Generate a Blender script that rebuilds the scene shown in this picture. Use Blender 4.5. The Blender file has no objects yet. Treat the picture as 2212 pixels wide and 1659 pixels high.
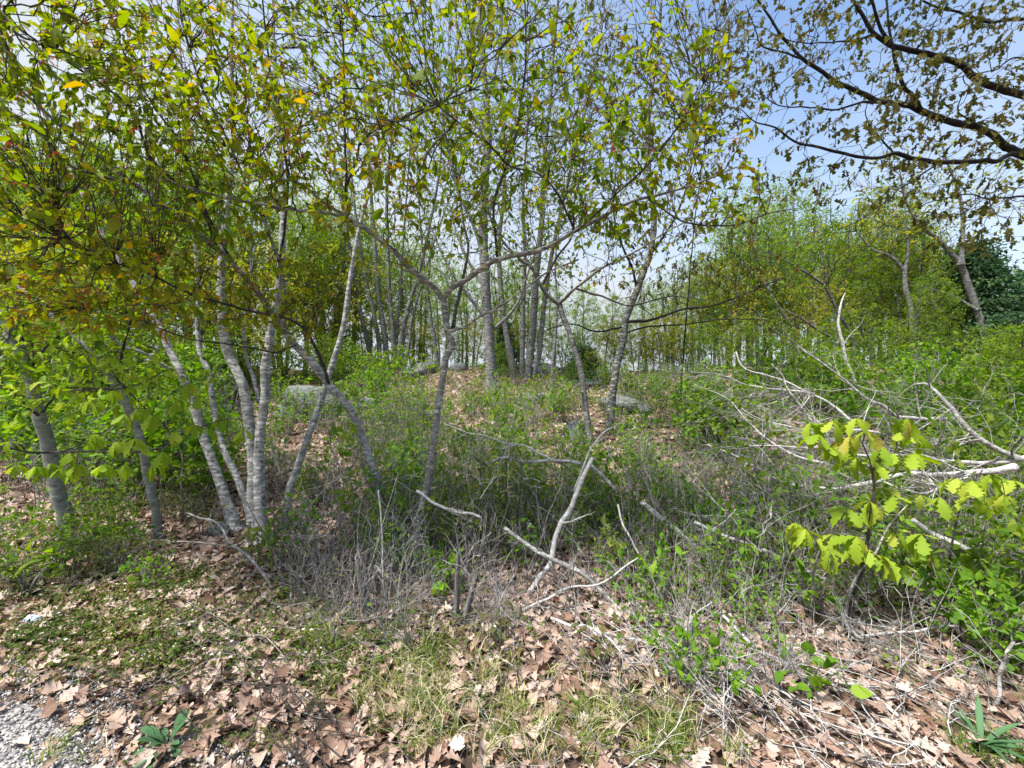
import bpy, math, random
import numpy as np
from mathutils import Matrix, Vector

SEED = 7
rng = np.random.default_rng(SEED)
random.seed(SEED)
scene = bpy.context.scene
COL = scene.collection

# ------------------------------------------------------------------ camera, sky, sun, exposure
EYE = 1.6
F = 863.0                      # focal length in units of a 2212-wide frame
cam_d = bpy.data.cameras.new('camera')
cam_d.sensor_width = 36.0
cam_d.lens = 36.0 * F / 2212.0
cam_d.clip_start = 0.05
cam_d.clip_end = 2000
cam = bpy.data.objects.new('camera', cam_d)
cam.location = (0, 0, EYE)
cam.rotation_euler = (math.radians(90), 0, 0)
COL.objects.link(cam)
scene.camera = cam

SUN_EL, SUN_AZ = math.radians(62), math.radians(-125)   # azimuth measured from +Y towards +X
world = bpy.data.worlds.new('World')
scene.world = world
world.use_nodes = True
wn, wl = world.node_tree.nodes, world.node_tree.links
wn.clear()
w_out = wn.new('ShaderNodeOutputWorld')
w_bg = wn.new('ShaderNodeBackground')
w_sky = wn.new('ShaderNodeTexSky')
w_sky.sky_type = 'NISHITA'
w_sky.sun_disc = False
w_sky.sun_elevation = SUN_EL
w_sky.sun_rotation = SUN_AZ
w_sky.air_density = 1.0
w_sky.dust_density = 0.9
w_co = wn.new('ShaderNodeTexCoord')
w_map = wn.new('ShaderNodeMapping')
w_map.inputs['Scale'].default_value = (1.0, 1.0, 2.6)
w_map.inputs['Location'].default_value = (0.35, 0.1, 0.0)
w_noise = wn.new('ShaderNodeTexNoise')
w_noise.inputs['Scale'].default_value = 1.6
w_noise.inputs['Detail'].default_value = 6
w_noise.inputs['Roughness'].default_value = 0.55
w_sep = wn.new('ShaderNodeSeparateXYZ')
w_hz = wn.new('ShaderNodeMapRange')            # hazier towards the horizon
w_hz.inputs['From Min'].default_value = 0.0
w_hz.inputs['From Max'].default_value = 0.6
w_hz.inputs['To Min'].default_value = 1.0
w_hz.inputs['To Max'].default_value = 0.0
w_sd = wn.new('ShaderNodeMapRange')            # thin cloud thickens on the left side of the sky
w_sd.inputs['From Min'].default_value = -0.7
w_sd.inputs['From Max'].default_value = 0.55
w_sd.inputs['To Min'].default_value = 0.55
w_sd.inputs['To Max'].default_value = -0.10
w_rng = wn.new('ShaderNodeMapRange')
w_rng.inputs['From Min'].default_value = 0.35
w_rng.inputs['From Max'].default_value = 0.70
w_rng.inputs['To Min'].default_value = 0.0
w_rng.inputs['To Max'].default_value = 0.40
w_a1 = wn.new('ShaderNodeMath'); w_a1.operation = 'ADD'
w_a2 = wn.new('ShaderNodeMath'); w_a2.operation = 'ADD'; w_a2.use_clamp = True
w_mix = wn.new('ShaderNodeMix'); w_mix.data_type = 'RGBA'
w_mix.inputs['B'].default_value = (2.5, 2.7, 2.95, 1)
wl.new(w_co.outputs['Generated'], w_map.inputs['Vector'])
wl.new(w_map.outputs['Vector'], w_noise.inputs['Vector'])
wl.new(w_co.outputs['Generated'], w_sep.inputs['Vector'])
wl.new(w_sep.outputs['Z'], w_hz.inputs['Value'])
wl.new(w_sep.outputs['X'], w_sd.inputs['Value'])
wl.new(w_noise.outputs['Fac'], w_rng.inputs['Value'])
wl.new(w_rng.outputs['Result'], w_a1.inputs[0])
wl.new(w_hz.outputs['Result'], w_a1.inputs[1])
wl.new(w_a1.outputs[0], w_a2.inputs[0])
wl.new(w_sd.outputs['Result'], w_a2.inputs[1])
wl.new(w_a2.outputs[0], w_mix.inputs['Factor'])
wl.new(w_sky.outputs['Color'], w_mix.inputs['A'])
wl.new(w_mix.outputs['Result'], w_bg.inputs['Color'])
w_bg.inputs['Strength'].default_value = 0.12
wl.new(w_bg.outputs['Background'], w_out.inputs['Surface'])

sun_d = bpy.data.lights.new('sun', 'SUN')
sun_d.energy = 3.6
sun_d.angle = math.radians(7)
sun_d.color = (1.0, 0.95, 0.88)
sun = bpy.data.objects.new('sun', sun_d)
to_sun = Vector((math.sin(SUN_AZ) * math.cos(SUN_EL), math.cos(SUN_AZ) * math.cos(SUN_EL), math.sin(SUN_EL)))
sun.rotation_euler = to_sun.to_track_quat('Z', 'Y').to_euler()
sun.location = (0, 0, 30)
COL.objects.link(sun)

vs = scene.view_settings
vs.view_transform = 'Standard'
vs.look = 'None'
vs.exposure = 1.4
vs.gamma = 1.0
vs.use_curve_mapping = False
scene.cycles.max_bounces = 6
scene.cycles.diffuse_bounces = 3
scene.cycles.transmission_bounces = 4
scene.cycles.caustics_reflective = False
scene.cycles.caustics_refractive = False

# ------------------------------------------------------------------ small helpers
def nrm(a):
    return a / np.maximum(np.linalg.norm(a, axis=-1, keepdims=True), 1e-9)

PROF_Y = np.array([-80, 0, 2, 3, 4, 5, 6, 8, 10.5, 13, 15, 18, 25, 60, 400.])
PROF_H = np.array([0, 0, 0, .03, .10, .25, .45, .95, 1.47, 2.02, 2.12, 2.0, 1.6, -1.5, -12.])
_yy = np.linspace(-80, 400, 9601)
_hh = np.interp(_yy, PROF_Y, PROF_H)
_k = np.hanning(31); _k /= _k.sum()
_hh = np.convolve(np.pad(_hh, 15, mode='edge'), _k, mode='valid')

def hgt(x, y):
    x = np.asarray(x, float); y = np.asarray(y, float)
    h = np.interp(y, _yy, _hh)
    side = np.clip((np.abs(x) - 6) / 14, 0, 1)
    h = h + side * 0.25 * np.clip(y / 12, 0, 1)
    bump = (np.sin(1.7 * x + .6 * y + .4) * np.sin(1.3 * y - .5 * x + 1.1) * .05
            + np.sin(3.9 * x - 1.2 * y) * np.sin(4.3 * y + .8 * x + 2.) * .018
            + np.sin(.61 * x + 2.) * np.sin(.53 * y + .3) * .10 * np.clip((y - 4) / 5, 0, 1))
    near = np.clip((y - 1.2) / 3.5, 0.25, 1)
    far = np.clip((90 - y) / 60, 0, 1)
    return h + bump * near * far

def P(u, v, d):
    """A point of the place, from a bearing (u, v on a 2212 x 1659 plate) and a depth in metres."""
    return np.array([(u - 1106.0) / F * d, d, EYE - (v - 829.5) / F * d])

def hit(u, v):
    """Where the bearing meets the ground."""
    lo = np.linspace(1.0, 30, 4000)
    x = (u - 1106.0) / F * lo
    z = EYE - (v - 829.5) / F * lo
    s = z - hgt(x, lo)
    i = np.argmax(s < 0)
    if s[i] >= 0:
        i = int(np.argmin(np.abs(s)))
    return np.array([x[i], lo[i], float(hgt(x[i], lo[i]))])

def mesh_np(name, V, Fc, mat, tint=None, smooth=True):
    V = np.ascontiguousarray(V, np.float32)
    Fc = np.ascontiguousarray(Fc, np.int32)
    m = bpy.data.meshes.new(name)
    n, k = Fc.shape
    m.vertices.add(len(V))
    m.vertices.foreach_set('co', V.ravel())
    m.loops.add(n * k)
    m.loops.foreach_set('vertex_index', Fc.ravel())
    m.polygons.add(n)
    m.polygons.foreach_set('loop_start', np.arange(0, n * k, k, dtype=np.int32))
    m.polygons.foreach_set('loop_total', np.full(n, k, np.int32))
    if smooth:
        m.polygons.foreach_set('use_smooth', np.ones(n, bool))
    m.update(calc_edges=True)
    if tint is not None:
        a = m.attributes.new('tint', 'FLOAT', 'POINT')
        a.data.foreach_set('value', np.ascontiguousarray(tint, np.float32))
    m.materials.append(mat)
    return m

def link(name, data, parent=None, kind=None):
    o = bpy.data.objects.new(name, data)
    COL.objects.link(o)
    if parent is not None:
        o.parent = parent
    if kind:
        o['kind'] = kind
    return o

def tag(o, label, cat, group=None):
    o['label'] = label
    o['category'] = cat
    if group:
        o['group'] = group
    return o

def thing(name, label, cat, loc, group=None):
    o = bpy.data.objects.new(name, None)
    o.empty_display_size = .1
    COL.objects.link(o)
    o.location = [float(c) for c in loc]
    return tag(o, label, cat, group)

def copy_thing(root, loc, rz, sc, label=None):
    r = root.copy()
    COL.objects.link(r)
    r.location = [float(c) for c in loc]
    r.rotation_euler = (0, 0, rz)
    r.scale = (sc, sc, sc)
    if label:
        r['label'] = label
    for ch in list(root.children):
        c = ch.copy()
        COL.objects.link(c)
        c.parent = r
        for g in list(ch.children):
            d = g.copy(); COL.objects.link(d); d.parent = c
    return r

# ---- tubes: K polylines of N points each -> quads
def tubes(Pt, R, sides=3):
    Pt = np.asarray(Pt, float); R = np.asarray(R, float)
    K, N, _ = Pt.shape
    T = np.empty_like(Pt)
    T[:, 1:-1] = Pt[:, 2:] - Pt[:, :-2]
    T[:, 0] = Pt[:, 1] - Pt[:, 0]
    T[:, -1] = Pt[:, -1] - Pt[:, -2]
    T = nrm(T)
    avg = nrm(Pt[:, -1] - Pt[:, 0])
    ref = np.where(np.abs(avg[:, 2:3]) < .75, np.array([[0, 0, 1.]]), np.array([[1., 0, 0]]))
    ref = nrm(ref - avg * (ref * avg).sum(-1, keepdims=True))[:, None, :]
    U = nrm(np.cross(T, np.broadcast_to(ref, T.shape)))
    W = np.cross(T, U)
    a = np.arange(sides) * 2 * math.pi / sides
    V = (Pt[:, :, None, :] + R[:, :, None, None] * (np.cos(a)[None, None, :, None] * U[:, :, None, :]
                                                   + np.sin(a)[None, None, :, None] * W[:, :, None, :]))
    base = (np.arange(K) * N * sides)[:, None, None]
    i = np.arange(N - 1)[None, :, None] * sides
    j = np.arange(sides)[None, None, :]
    j2 = (j + 1) % sides
    q = np.stack([base + i + j, base + i + j2, base + i + sides + j2, base + i + sides + j], -1)
    return V.reshape(-1, 3), q.reshape(-1, 4)

def spline(pts, rad, step):
    """Catmull-Rom through pts, radii interpolated, about one sample per step metres."""
    pts = np.asarray(pts, float); rad = np.asarray(rad, float)
    n = len(pts)
    p = np.vstack([2 * pts[0] - pts[1], pts, 2 * pts[-1] - pts[-2]])
    out, ro = [], []
    for i in range(n - 1):
        L = np.linalg.norm(pts[i + 1] - pts[i])
        k = max(2, int(round(L / step)))
        t = np.arange(k)[:, None] / k
        a, b, c, d = p[i], p[i + 1], p[i + 2], p[i + 3]
        out.append(.5 * (2 * b + (c - a) * t + (2 * a - 5 * b + 4 * c - d) * t ** 2 + (3 * b - a - 3 * c + d) * t ** 3))
        ro.append(rad[i] + (rad[i + 1] - rad[i]) * t[:, 0])
    out.append(pts[-1:]); ro.append(rad[-1:])
    return np.vstack(out), np.concatenate(ro)

def wiggle(pts, rad, amp, r=None):
    r = r or rng
    n = len(pts)
    w = r.normal(0, 1, (n, 3))
    k = np.array([.25, .5, .25])
    for c in range(3):
        w[:, c] = np.convolve(np.pad(w[:, c], 1, mode='edge'), k, mode='valid')
    w[0] = 0
    pts = pts + w * amp * np.clip(rad / rad.max(), .3, 1)[:, None]
    rad = rad * (1 + np.convolve(np.pad(r.normal(0, .09, n), 3, mode='edge'), np.ones(7) / 7, mode='valid'))
    return pts, rad

class Acc:
    """collects vertices and faces of one mesh"""
    def __init__(self):
        self.V, self.F, self.t, self.n = [], [], [], 0
    def add(self, V, Fc, t=None):
        self.V.append(V); self.F.append(Fc + self.n); self.n += len(V)
        if t is not None: self.t.append(t)
    def mesh(self, name, mat, base=(0, 0, 0), smooth=True):
        return mesh_np(name, np.vstack(self.V) - np.asarray(base), np.vstack(self.F), mat,
                       np.concatenate(self.t) if self.t else None, smooth)

# ------------------------------------------------------------------ materials
def new_mat(name):
    m = bpy.data.materials.new(name)
    m.use_nodes = True
    n, l = m.node_tree.nodes, m.node_tree.links
    return m, n, l, n['Principled BSDF'], n['Material Output']

def ramp(n, stops, interp='LINEAR'):
    r = n.new('ShaderNodeValToRGB')
    r.color_ramp.interpolation = interp
    e = r.color_ramp.elements
    while len(e) > 1: e.remove(e[-1])
    e[0].position = stops[0][0]; e[0].color = (*stops[0][1], 1)
    for p_, c in stops[1:]:
        x = e.new(p_); x.color = (*c, 1)
    return r

def leaf_mat(name, stops, trans=.5, rough=.6, tboost=1.75, spec=.18):
    m, n, l, bs, out = new_mat(name)
    at = n.new('ShaderNodeAttribute'); at.attribute_name = 'tint'
    rp = ramp(n, stops)
    l.new(at.outputs['Fac'], rp.inputs['Fac'])
    tc = n.new('ShaderNodeTexCoord')
    nz = n.new('ShaderNodeTexNoise'); nz.inputs['Scale'].default_value = 45; nz.inputs['Detail'].default_value = 2
    l.new(tc.outputs['Object'], nz.inputs['Vector'])
    hs = n.new('ShaderNodeHueSaturation')
    mr = n.new('ShaderNodeMapRange'); mr.inputs['To Min'].default_value = .72; mr.inputs['To Max'].default_value = 1.28
    l.new(nz.outputs['Fac'], mr.inputs['Value']); l.new(mr.outputs['Result'], hs.inputs['Value'])
    l.new(rp.outputs['Color'], hs.inputs['Color'])
    l.new(hs.outputs['Color'], bs.inputs['Base Color'])
    bs.inputs['Roughness'].default_value = rough
    bs.inputs['Specular IOR Level'].default_value = spec
    if trans > 0:
        tr = n.new('ShaderNodeBsdfTranslucent')
        hb = n.new('ShaderNodeHueSaturation'); hb.inputs['Value'].default_value = tboost; hb.inputs['Saturation'].default_value = 1.1
        l.new(hs.outputs['Color'], hb.inputs['Color']); l.new(hb.outputs['Color'], tr.inputs['Color'])
        mx = n.new('ShaderNodeMixShader'); mx.inputs['Fac'].default_value = trans
        l.new(bs.outputs['BSDF'], mx.inputs[1]); l.new(tr.outputs['BSDF'], mx.inputs[2])
        l.new(mx.outputs['Shader'], out.inputs['Surface'])
    return m

def bark_mat(name, base, dark, patch, patch_amt=.5, sc=(9, 9, 40), fleck=.35, rough=.9, bump=.4):
    """bark with cross-wise lenticels, flecks and pale lichen patches"""
    m, n, l, bs, out = new_mat(name)
    tc = n.new('ShaderNodeTexCoord')
    mp = n.new('ShaderNodeMapping'); mp.inputs['Scale'].default_value = sc
    l.new(tc.outputs['Object'], mp.inputs['Vector'])
    nz = n.new('ShaderNodeTexNoise'); nz.inputs['Scale'].default_value = 1.6; nz.inputs['Detail'].default_value = 5; nz.inputs['Roughness'].default_value = .65
    l.new(mp.outputs['Vector'], nz.inputs['Vector'])
    r1 = ramp(n, [(0.30, dark), (0.48, base), (0.60, base), (0.74, tuple(min(1, c * 1.5) for c in base))])
    l.new(nz.outputs['Fac'], r1.inputs['Fac'])
    n2 = n.new('ShaderNodeTexNoise'); n2.inputs['Scale'].default_value = 11; n2.inputs['Detail'].default_value = 4; n2.inputs['Roughness'].default_value = .6
    mp2 = n.new('ShaderNodeMapping'); mp2.inputs['Scale'].default_value = (1, 1, 3.4)
    l.new(tc.outputs['Object'], mp2.inputs['Vector']); l.new(mp2.outputs['Vector'], n2.inputs['Vector'])
    r2 = ramp(n, [(.56 - patch_amt * .12, (0, 0, 0)), (.66 - patch_amt * .1, (1, 1, 1))])
    l.new(n2.outputs['Fac'], r2.inputs['Fac'])
    mx = n.new('ShaderNodeMix'); mx.data_type = 'RGBA'
    mx.inputs['B'].default_value = (*patch, 1)
    mu = n.new('ShaderNodeMath'); mu.operation = 'MULTIPLY'; mu.inputs[1].default_value = .8
    l.new(r2.outputs['Color'], mu.inputs[0]); l.new(mu.outputs[0], mx.inputs['Factor'])
    l.new(r1.outputs['Color'], mx.inputs['A'])
    n3 = n.new('ShaderNodeTexNoise'); n3.inputs['Scale'].default_value = 30; n3.inputs['Detail'].default_value = 3
    l.new(tc.outputs['Object'], n3.inputs['Vector'])
    r3 = ramp(n, [(.60, (0, 0, 0)), (.68, (1, 1, 1))])
    l.new(n3.outputs['Fac'], r3.inputs['Fac'])
    mx2 = n.new('ShaderNodeMix'); mx2.data_type = 'RGBA'; mx2.inputs['B'].default_value = (*dark, 1)
    mu2 = n.new('ShaderNodeMath'); mu2.operation = 'MULTIPLY'; mu2.inputs[1].default_value = fleck
    l.new(r3.outputs['Color'], mu2.inputs[0]); l.new(mu2.outputs[0], mx2.inputs['Factor'])
    l.new(mx.outputs['Result'], mx2.inputs['A'])
    l.new(mx2.outputs['Result'], bs.inputs['Base Color'])
    bs.inputs['Roughness'].default_value = rough
    bs.inputs['Specular IOR Level'].default_value = .2
    bp = n.new('ShaderNodeBump'); bp.inputs['Strength'].default_value = bump; bp.inputs['Distance'].default_value = .02
    l.new(nz.outputs['Fac'], bp.inputs['Height']); l.new(bp.outputs['Normal'], bs.inputs['Normal'])
    return m

M = {}
M['birch'] = bark_mat('birch_bark', (.24, .24, .24), (.04, .04, .04), (.56, .57, .55), .6, sc=(11, 11, 13), fleck=.8)
M['birch_far'] = bark_mat('grey_bark', (.14, .138, .135), (.03, .03, .03), (.36, .36, .34), .5, sc=(10, 10, 12), fleck=.7)
M['smooth'] = bark_mat('smooth_grey_green_bark', (.19, .20, .18), (.07, .07, .06), (.32, .34, .30), .25, sc=(6, 6, 14), bump=.2)
M['cherry'] = bark_mat('cherry_bark', (.17, .165, .155), (.03, .027, .025), (.46, .47, .43), .5, sc=(11, 11, 20))
M['lichen'] = bark_mat('lichen_bark', (.10, .10, .095), (.025, .025, .022), (.40, .42, .38), .45, sc=(14, 14, 14), bump=.7)
M['oak'] = bark_mat('dark_oak_bark', (.022, .020, .019), (.010, .009, .009), (.05, .052, .045), .2, sc=(20, 20, 10), bump=.6)
M['twig'] = bark_mat('dark_twig_bark', (.05, .043, .04), (.02, .018, .017), (.13, .13, .12), .2)
M['twig_grey'] = bark_mat('grey_twig_bark', (.20, .188, .175), (.055, .048, .042), (.42, .41, .395), .5)
M['dead'] = bark_mat('bleached_dead_wood', (.44, .425, .415), (.12, .11, .105), (.62, .61, .60), .5, sc=(30, 30, 30), fleck=.5, bump=.3)
M['deadlichen'] = bark_mat('lichened_dead_wood', (.24, .23, .225), (.045, .04, .04), (.50, .53, .47), .6, sc=(20, 20, 20), fleck=.7)
M['stump'] = bark_mat('weathered_stump_wood', (.17, .165, .16), (.035, .032, .03), (.30, .29, .285), .3, sc=(60, 60, 4), fleck=.3, bump=.9)
M['rock'] = bark_mat('lichened_granite', (.10, .108, .112), (.03, .032, .034), (.23, .25, .22), .55, sc=(5, 5, 7), fleck=.6, bump=.8)

M['l_cherry'] = leaf_mat('cherry_leaf', [(0, (.045, .095, .012)), (.25, (.095, .155, .014)), (.55, (.17, .215, .016)), (.72, (.25, .25, .02)), (.86, (.31, .17, .025)), (1, (.30, .065, .04))])
M['l_birch'] = leaf_mat('birch_leaf', [(0, (.05, .12, .014)), (.5, (.125, .21, .020)), (1, (.25, .29, .03))])
M['l_pale'] = leaf_mat('pale_maple_leaf', [(0, (.12, .17, .018)), (.5, (.25, .26, .03)), (1, (.34, .28, .05))])
M['l_oak'] = leaf_mat('young_oak_leaf', [(0, (.15, .26, .015)), (.55, (.27, .38, .03)), (.85, (.38, .43, .055)), (1, (.42, .33, .07))], trans=.4, tboost=1.3)
M['l_oakbrown'] = leaf_mat('bronze_oak_leaf', [(0, (.04, .052, .012)), (.5, (.095, .092, .018)), (1, (.15, .09, .03))], trans=.45)
M['l_shrub'] = leaf_mat('fresh_shrub_leaf', [(0, (.06, .15, .012)), (.5, (.13, .26, .018)), (.85, (.22, .34, .03)), (1, (.27, .17, .04))], trans=.4)
M['l_berry'] = leaf_mat('blueberry_leaf', [(0, (.055, .11, .016)), (.5, (.12, .17, .025)), (.8, (.19, .18, .03)), (1, (.25, .10, .04))], trans=.35)
M['l_holly'] = leaf_mat('glossy_bronze_leaf', [(0, (.07, .09, .025)), (.6, (.13, .14, .04)), (1, (.18, .12, .05))], trans=.3, rough=.3, spec=.6)
M['l_lime'] = leaf_mat('lime_leaf', [(0, (.20, .28, .03)), (1, (.34, .37, .06))], trans=.4)
M['needle'] = leaf_mat('conifer_needle', [(0, (.022, .060, .028)), (.6, (.050, .115, .045)), (1, (.11, .18, .055))], trans=.3, rough=.6)
M['l_dry'] = leaf_mat('dry_oak_leaf', [(0, (.11, .058, .038)), (.2, (.23, .14, .10)), (.5, (.39, .28, .22)), (.8, (.48, .37, .305)), (1, (.56, .47, .40))], trans=.12, rough=.65, tboost=1.0, spec=.3)
M['grass'] = leaf_mat('grass_blade', [(0, (.06, .12, .015)), (.45, (.14, .21, .03)), (.65, (.32, .32, .11)), (1, (.56, .52, .36))], trans=.3)
M['cover'] = leaf_mat('ground_cover_leaf', [(0, (.035, .075, .012)), (.5, (.075, .12, .018)), (.85, (.14, .155, .03)), (1, (.18, .09, .035))], trans=.3)
M['l_weed'] = leaf_mat('weed_leaf', [(0, (.05, .13, .05)), (1, (.10, .20, .09))], trans=.25)
M['petal'] = leaf_mat('white_petal', [(0, (.72, .70, .60)), (1, (.85, .84, .78))], trans=.2, tboost=1.0)
M['red'] = leaf_mat('red_bud', [(0, (.30, .04, .04)), (1, (.42, .12, .07))], trans=.3)
M['racemes'] = leaf_mat('flower_bud', [(0, (.18, .26, .07)), (1, (.34, .40, .16))], trans=.3)
M['lichenball'] = leaf_mat('beard_lichen', [(0, (.28, .32, .20)), (1, (.44, .48, .33))], trans=.2)
M['pebble'] = leaf_mat('pebble_stone', [(0, (.07, .07, .075)), (.3, (.17, .17, .185)), (.55, (.30, .275, .25)), (.8, (.40, .375, .36)), (1, (.55, .51, .48))], trans=0, rough=.8)

def soil_material():
    m, n, l, bs, out = new_mat('leaf_mould')
    tc = n.new('ShaderNodeTexCoord')
    vo = n.new('ShaderNodeTexVoronoi'); vo.inputs['Scale'].default_value = 15
    nz = n.new('ShaderNodeTexNoise'); nz.inputs['Scale'].default_value = 3.5; nz.inputs['Detail'].default_value = 6
    dist = n.new('ShaderNodeMix'); dist.data_type = 'VECTOR'; dist.inputs['Factor'].default_value = .08
    l.new(tc.outputs['Object'], dist.inputs['A']); l.new(nz.outputs['Color'], dist.inputs['B'])
    l.new(tc.outputs['Object'], nz.inputs['Vector'])
    l.new(dist.outputs['Result'], vo.inputs['Vector'])
    sp = n.new('ShaderNodeSeparateColor')
    l.new(vo.outputs['Color'], sp.inputs['Color'])
    r = ramp(n, [(0, (.04, .026, .018)), (.4, (.12, .075, .05)), (.75, (.22, .15, .10)), (1, (.33, .24, .17))])
    l.new(sp.outputs['Red'], r.inputs['Fac'])
    l.new(r.outputs['Color'], bs.inputs['Base Color'])
    bs.inputs['Roughness'].default_value = .95
    bp = n.new('ShaderNodeBump'); bp.inputs['Strength'].default_value = 1; bp.inputs['Distance'].default_value = .03
    l.new(vo.outputs['Distance'], bp.inputs['Height']); l.new(bp.outputs['Normal'], bs.inputs['Normal'])
    return m
M['soil'] = soil_material()

def gravel_material():
    m, n, l, bs, out = new_mat('fine_gravel')
    tc = n.new('ShaderNodeTexCoord')
    vo = n.new('ShaderNodeTexVoronoi'); vo.inputs['Scale'].default_value = 95
    l.new(tc.outputs['Object'], vo.inputs['Vector'])
    sp = n.new('ShaderNodeSeparateColor'); l.new(vo.outputs['Color'], sp.inputs['Color'])
    r = ramp(n, [(0, (.10, .10, .11)), (.5, (.28, .27, .27)), (1, (.50, .47, .44))])
    l.new(sp.outputs['Green'], r.inputs['Fac']); l.new(r.outputs['Color'], bs.inputs['Base Color'])
    bs.inputs['Roughness'].default_value = .9
    bp = n.new('ShaderNodeBump'); bp.inputs['Strength'].default_value = 1; bp.inputs['Distance'].default_value = .01; bp.invert = True
    l.new(vo.outputs['Distance'], bp.inputs['Height']); l.new(bp.outputs['Normal'], bs.inputs['Normal'])
    return m
M['gravel'] = gravel_material()

# ------------------------------------------------------------------ leaf shapes (x along the leaf, y across, z up)
def blade(xs, ws, sweep=0., fold=.25, droop=.25, twist=0.):
    xs = np.array(xs, float); ws = np.array(ws, float)
    n = len(xs)
    mid = np.stack([xs, 0 * xs, -droop * xs ** 2], -1)
    lf = np.stack([xs + sweep * ws, ws, fold * ws - droop * xs ** 2 + twist * ws * xs], -1)[1:-1]
    rt = np.stack([xs + sweep * ws, -ws, fold * ws - droop * xs ** 2 - twist * ws * xs], -1)[1:-1]
    V = np.vstack([mid, lf, rt])
    L = lambda i: n + i - 1
    Rr = lambda i: n + (n - 2) + i - 1
    f = [(0, 1, L(1)), (0, Rr(1), 1)]
    for i in range(1, n - 2):
        f += [(i, i + 1, L(i + 1)), (i, L(i + 1), L(i)), (i, Rr(i + 1), i + 1), (i, Rr(i), Rr(i + 1))]
    f += [(n - 2, n - 1, L(n - 2)), (n - 2, Rr(n - 2), n - 1)]
    return V, np.array(f)

OVATE = [blade([0, .12, .38, .72, 1], [0, .13, .25, .17, 0], fold=f, droop=d, twist=t)
         for f, d, t in ((.35, .25, 0), (.15, .4, .15), (.5, .1, -.1), (.25, .55, .1))]
ROUND = [blade([0, .12, .38, .70, 1], [0, .24, .38, .26, 0], fold=f, droop=d) for f, d in ((.25, .2), (.1, .35), (.4, .1))]
LANCE = [blade([0, .3, .7, 1], [0, .14, .12, 0], fold=f, droop=d) for f, d in ((.3, .3), (.1, .6))]
STRAP = [blade([0, .2, .45, .7, .88, 1], [0, .045, .06, .055, .035, 0], fold=.5, droop=d) for d in (.25, .5, .8)]
PADDLE = [blade([0, .2, .4, .6, .8, .93, 1], [0, .03, .07, .14, .15, .08, 0], fold=f, droop=d) for f, d in ((.4, .3), (.2, .6), (.5, .1))]
DIAM = [blade([0, .5, 1], [0, .28, 0], fold=f, droop=d) for f, d in ((.3, .2), (.1, .4))]
OX = [0, .10, .22, .30, .40, .50, .58, .70, .78, .90, 1]
OW = [0, .035, .15, .10, .25, .155, .31, .17, .22, .08, 0]
LOBED = [blade(OX, np.array(OW) * s, sweep=.35, fold=f, droop=d, twist=t) for s, f, d, t in ((1, .2, .45, 0), (.85, .5, .7, .15), (1.05, .1, .2, -.15), (.75, .8, .9, .1), (.95, .3, -.15, .2), (.9, -.2, .6, -.2))]
LOBLO = [blade([0, .2, .34, .52, .66, .84, 1], [0, .16, .07, .32, .12, .24, 0], sweep=.3, fold=f, droop=d) for f, d in ((.2, .3), (.4, .5))]

def curled(seed, full=True):
    r = np.random.default_rng(seed)
    s = r.uniform(.85, 1.15)
    if full:
        V, f = blade(OX, np.array(OW) * s * r.uniform(.85, 1.15, len(OW)), sweep=.3, fold=0, droop=0)
    else:
        V, f = blade([0, .2, .34, .52, .66, .84, 1], np.array([0, .17, .08, .33, .13, .24, 0]) * s, sweep=.3, fold=0, droop=0)
    V = V.copy()
    x, y = V[:, 0], V[:, 1]
    a, b, c, d = r.uniform(-.2, 2.2), r.uniform(-.9, .9), r.uniform(-1.2, 1.2), r.uniform(-.3, .4)
    V[:, 2] = a * y ** 2 * 1.6 + b * (x - .5) ** 2 + c * y * (x - .5) + d * np.abs(y) + r.normal(0, .018, len(V))
    V[:, 0] -= .5
    return V, f
DRY_FULL = [curled(100 + i) for i in range(12)]
DRY_LOW = [curled(200 + i, False) for i in range(10)]

def basis(fwd, up):
    X = nrm(fwd)
    Y = nrm(np.cross(up, X))
    Z = np.cross(X, Y)
    return np.stack([X, Y, Z], -1)          # columns

def leaves_mesh(name, mat, tmpl, pos, B, sc, tint, base=(0, 0, 0)):
    acc = Acc()
    k = len(tmpl)
    which = np.arange(len(pos)) % k
    for j in range(k):
        s = which == j
        n = int(s.sum())
        if not n: continue
        V, f = tmpl[j]
        W = np.einsum('kij,vj->kvi', B[s], V) * sc[s][:, None, None] + pos[s][:, None, :]
        Fc = f[None] + (np.arange(n) * len(V))[:, None, None]
        acc.add(W.reshape(-1, 3), Fc.reshape(-1, 3), np.repeat(tint[s], len(V)))
    return acc.mesh(name, mat, base, smooth=False)

_single = {}
def single_meshes(key, mat, tmpl, name='leaf', nt=8):
    """a small library of shared one-leaf meshes: every shape in nt tints"""
    if key not in _single:
        lib = []
        for j, (V, f) in enumerate(tmpl):
            for t in range(nt):
                lib.append((j, (t + .5) / nt, mesh_np(name, V, f, mat, np.full(len(V), (t + .5) / nt), smooth=False)))
        _single[key] = (lib, len(tmpl), nt)
    return _single[key]

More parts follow.
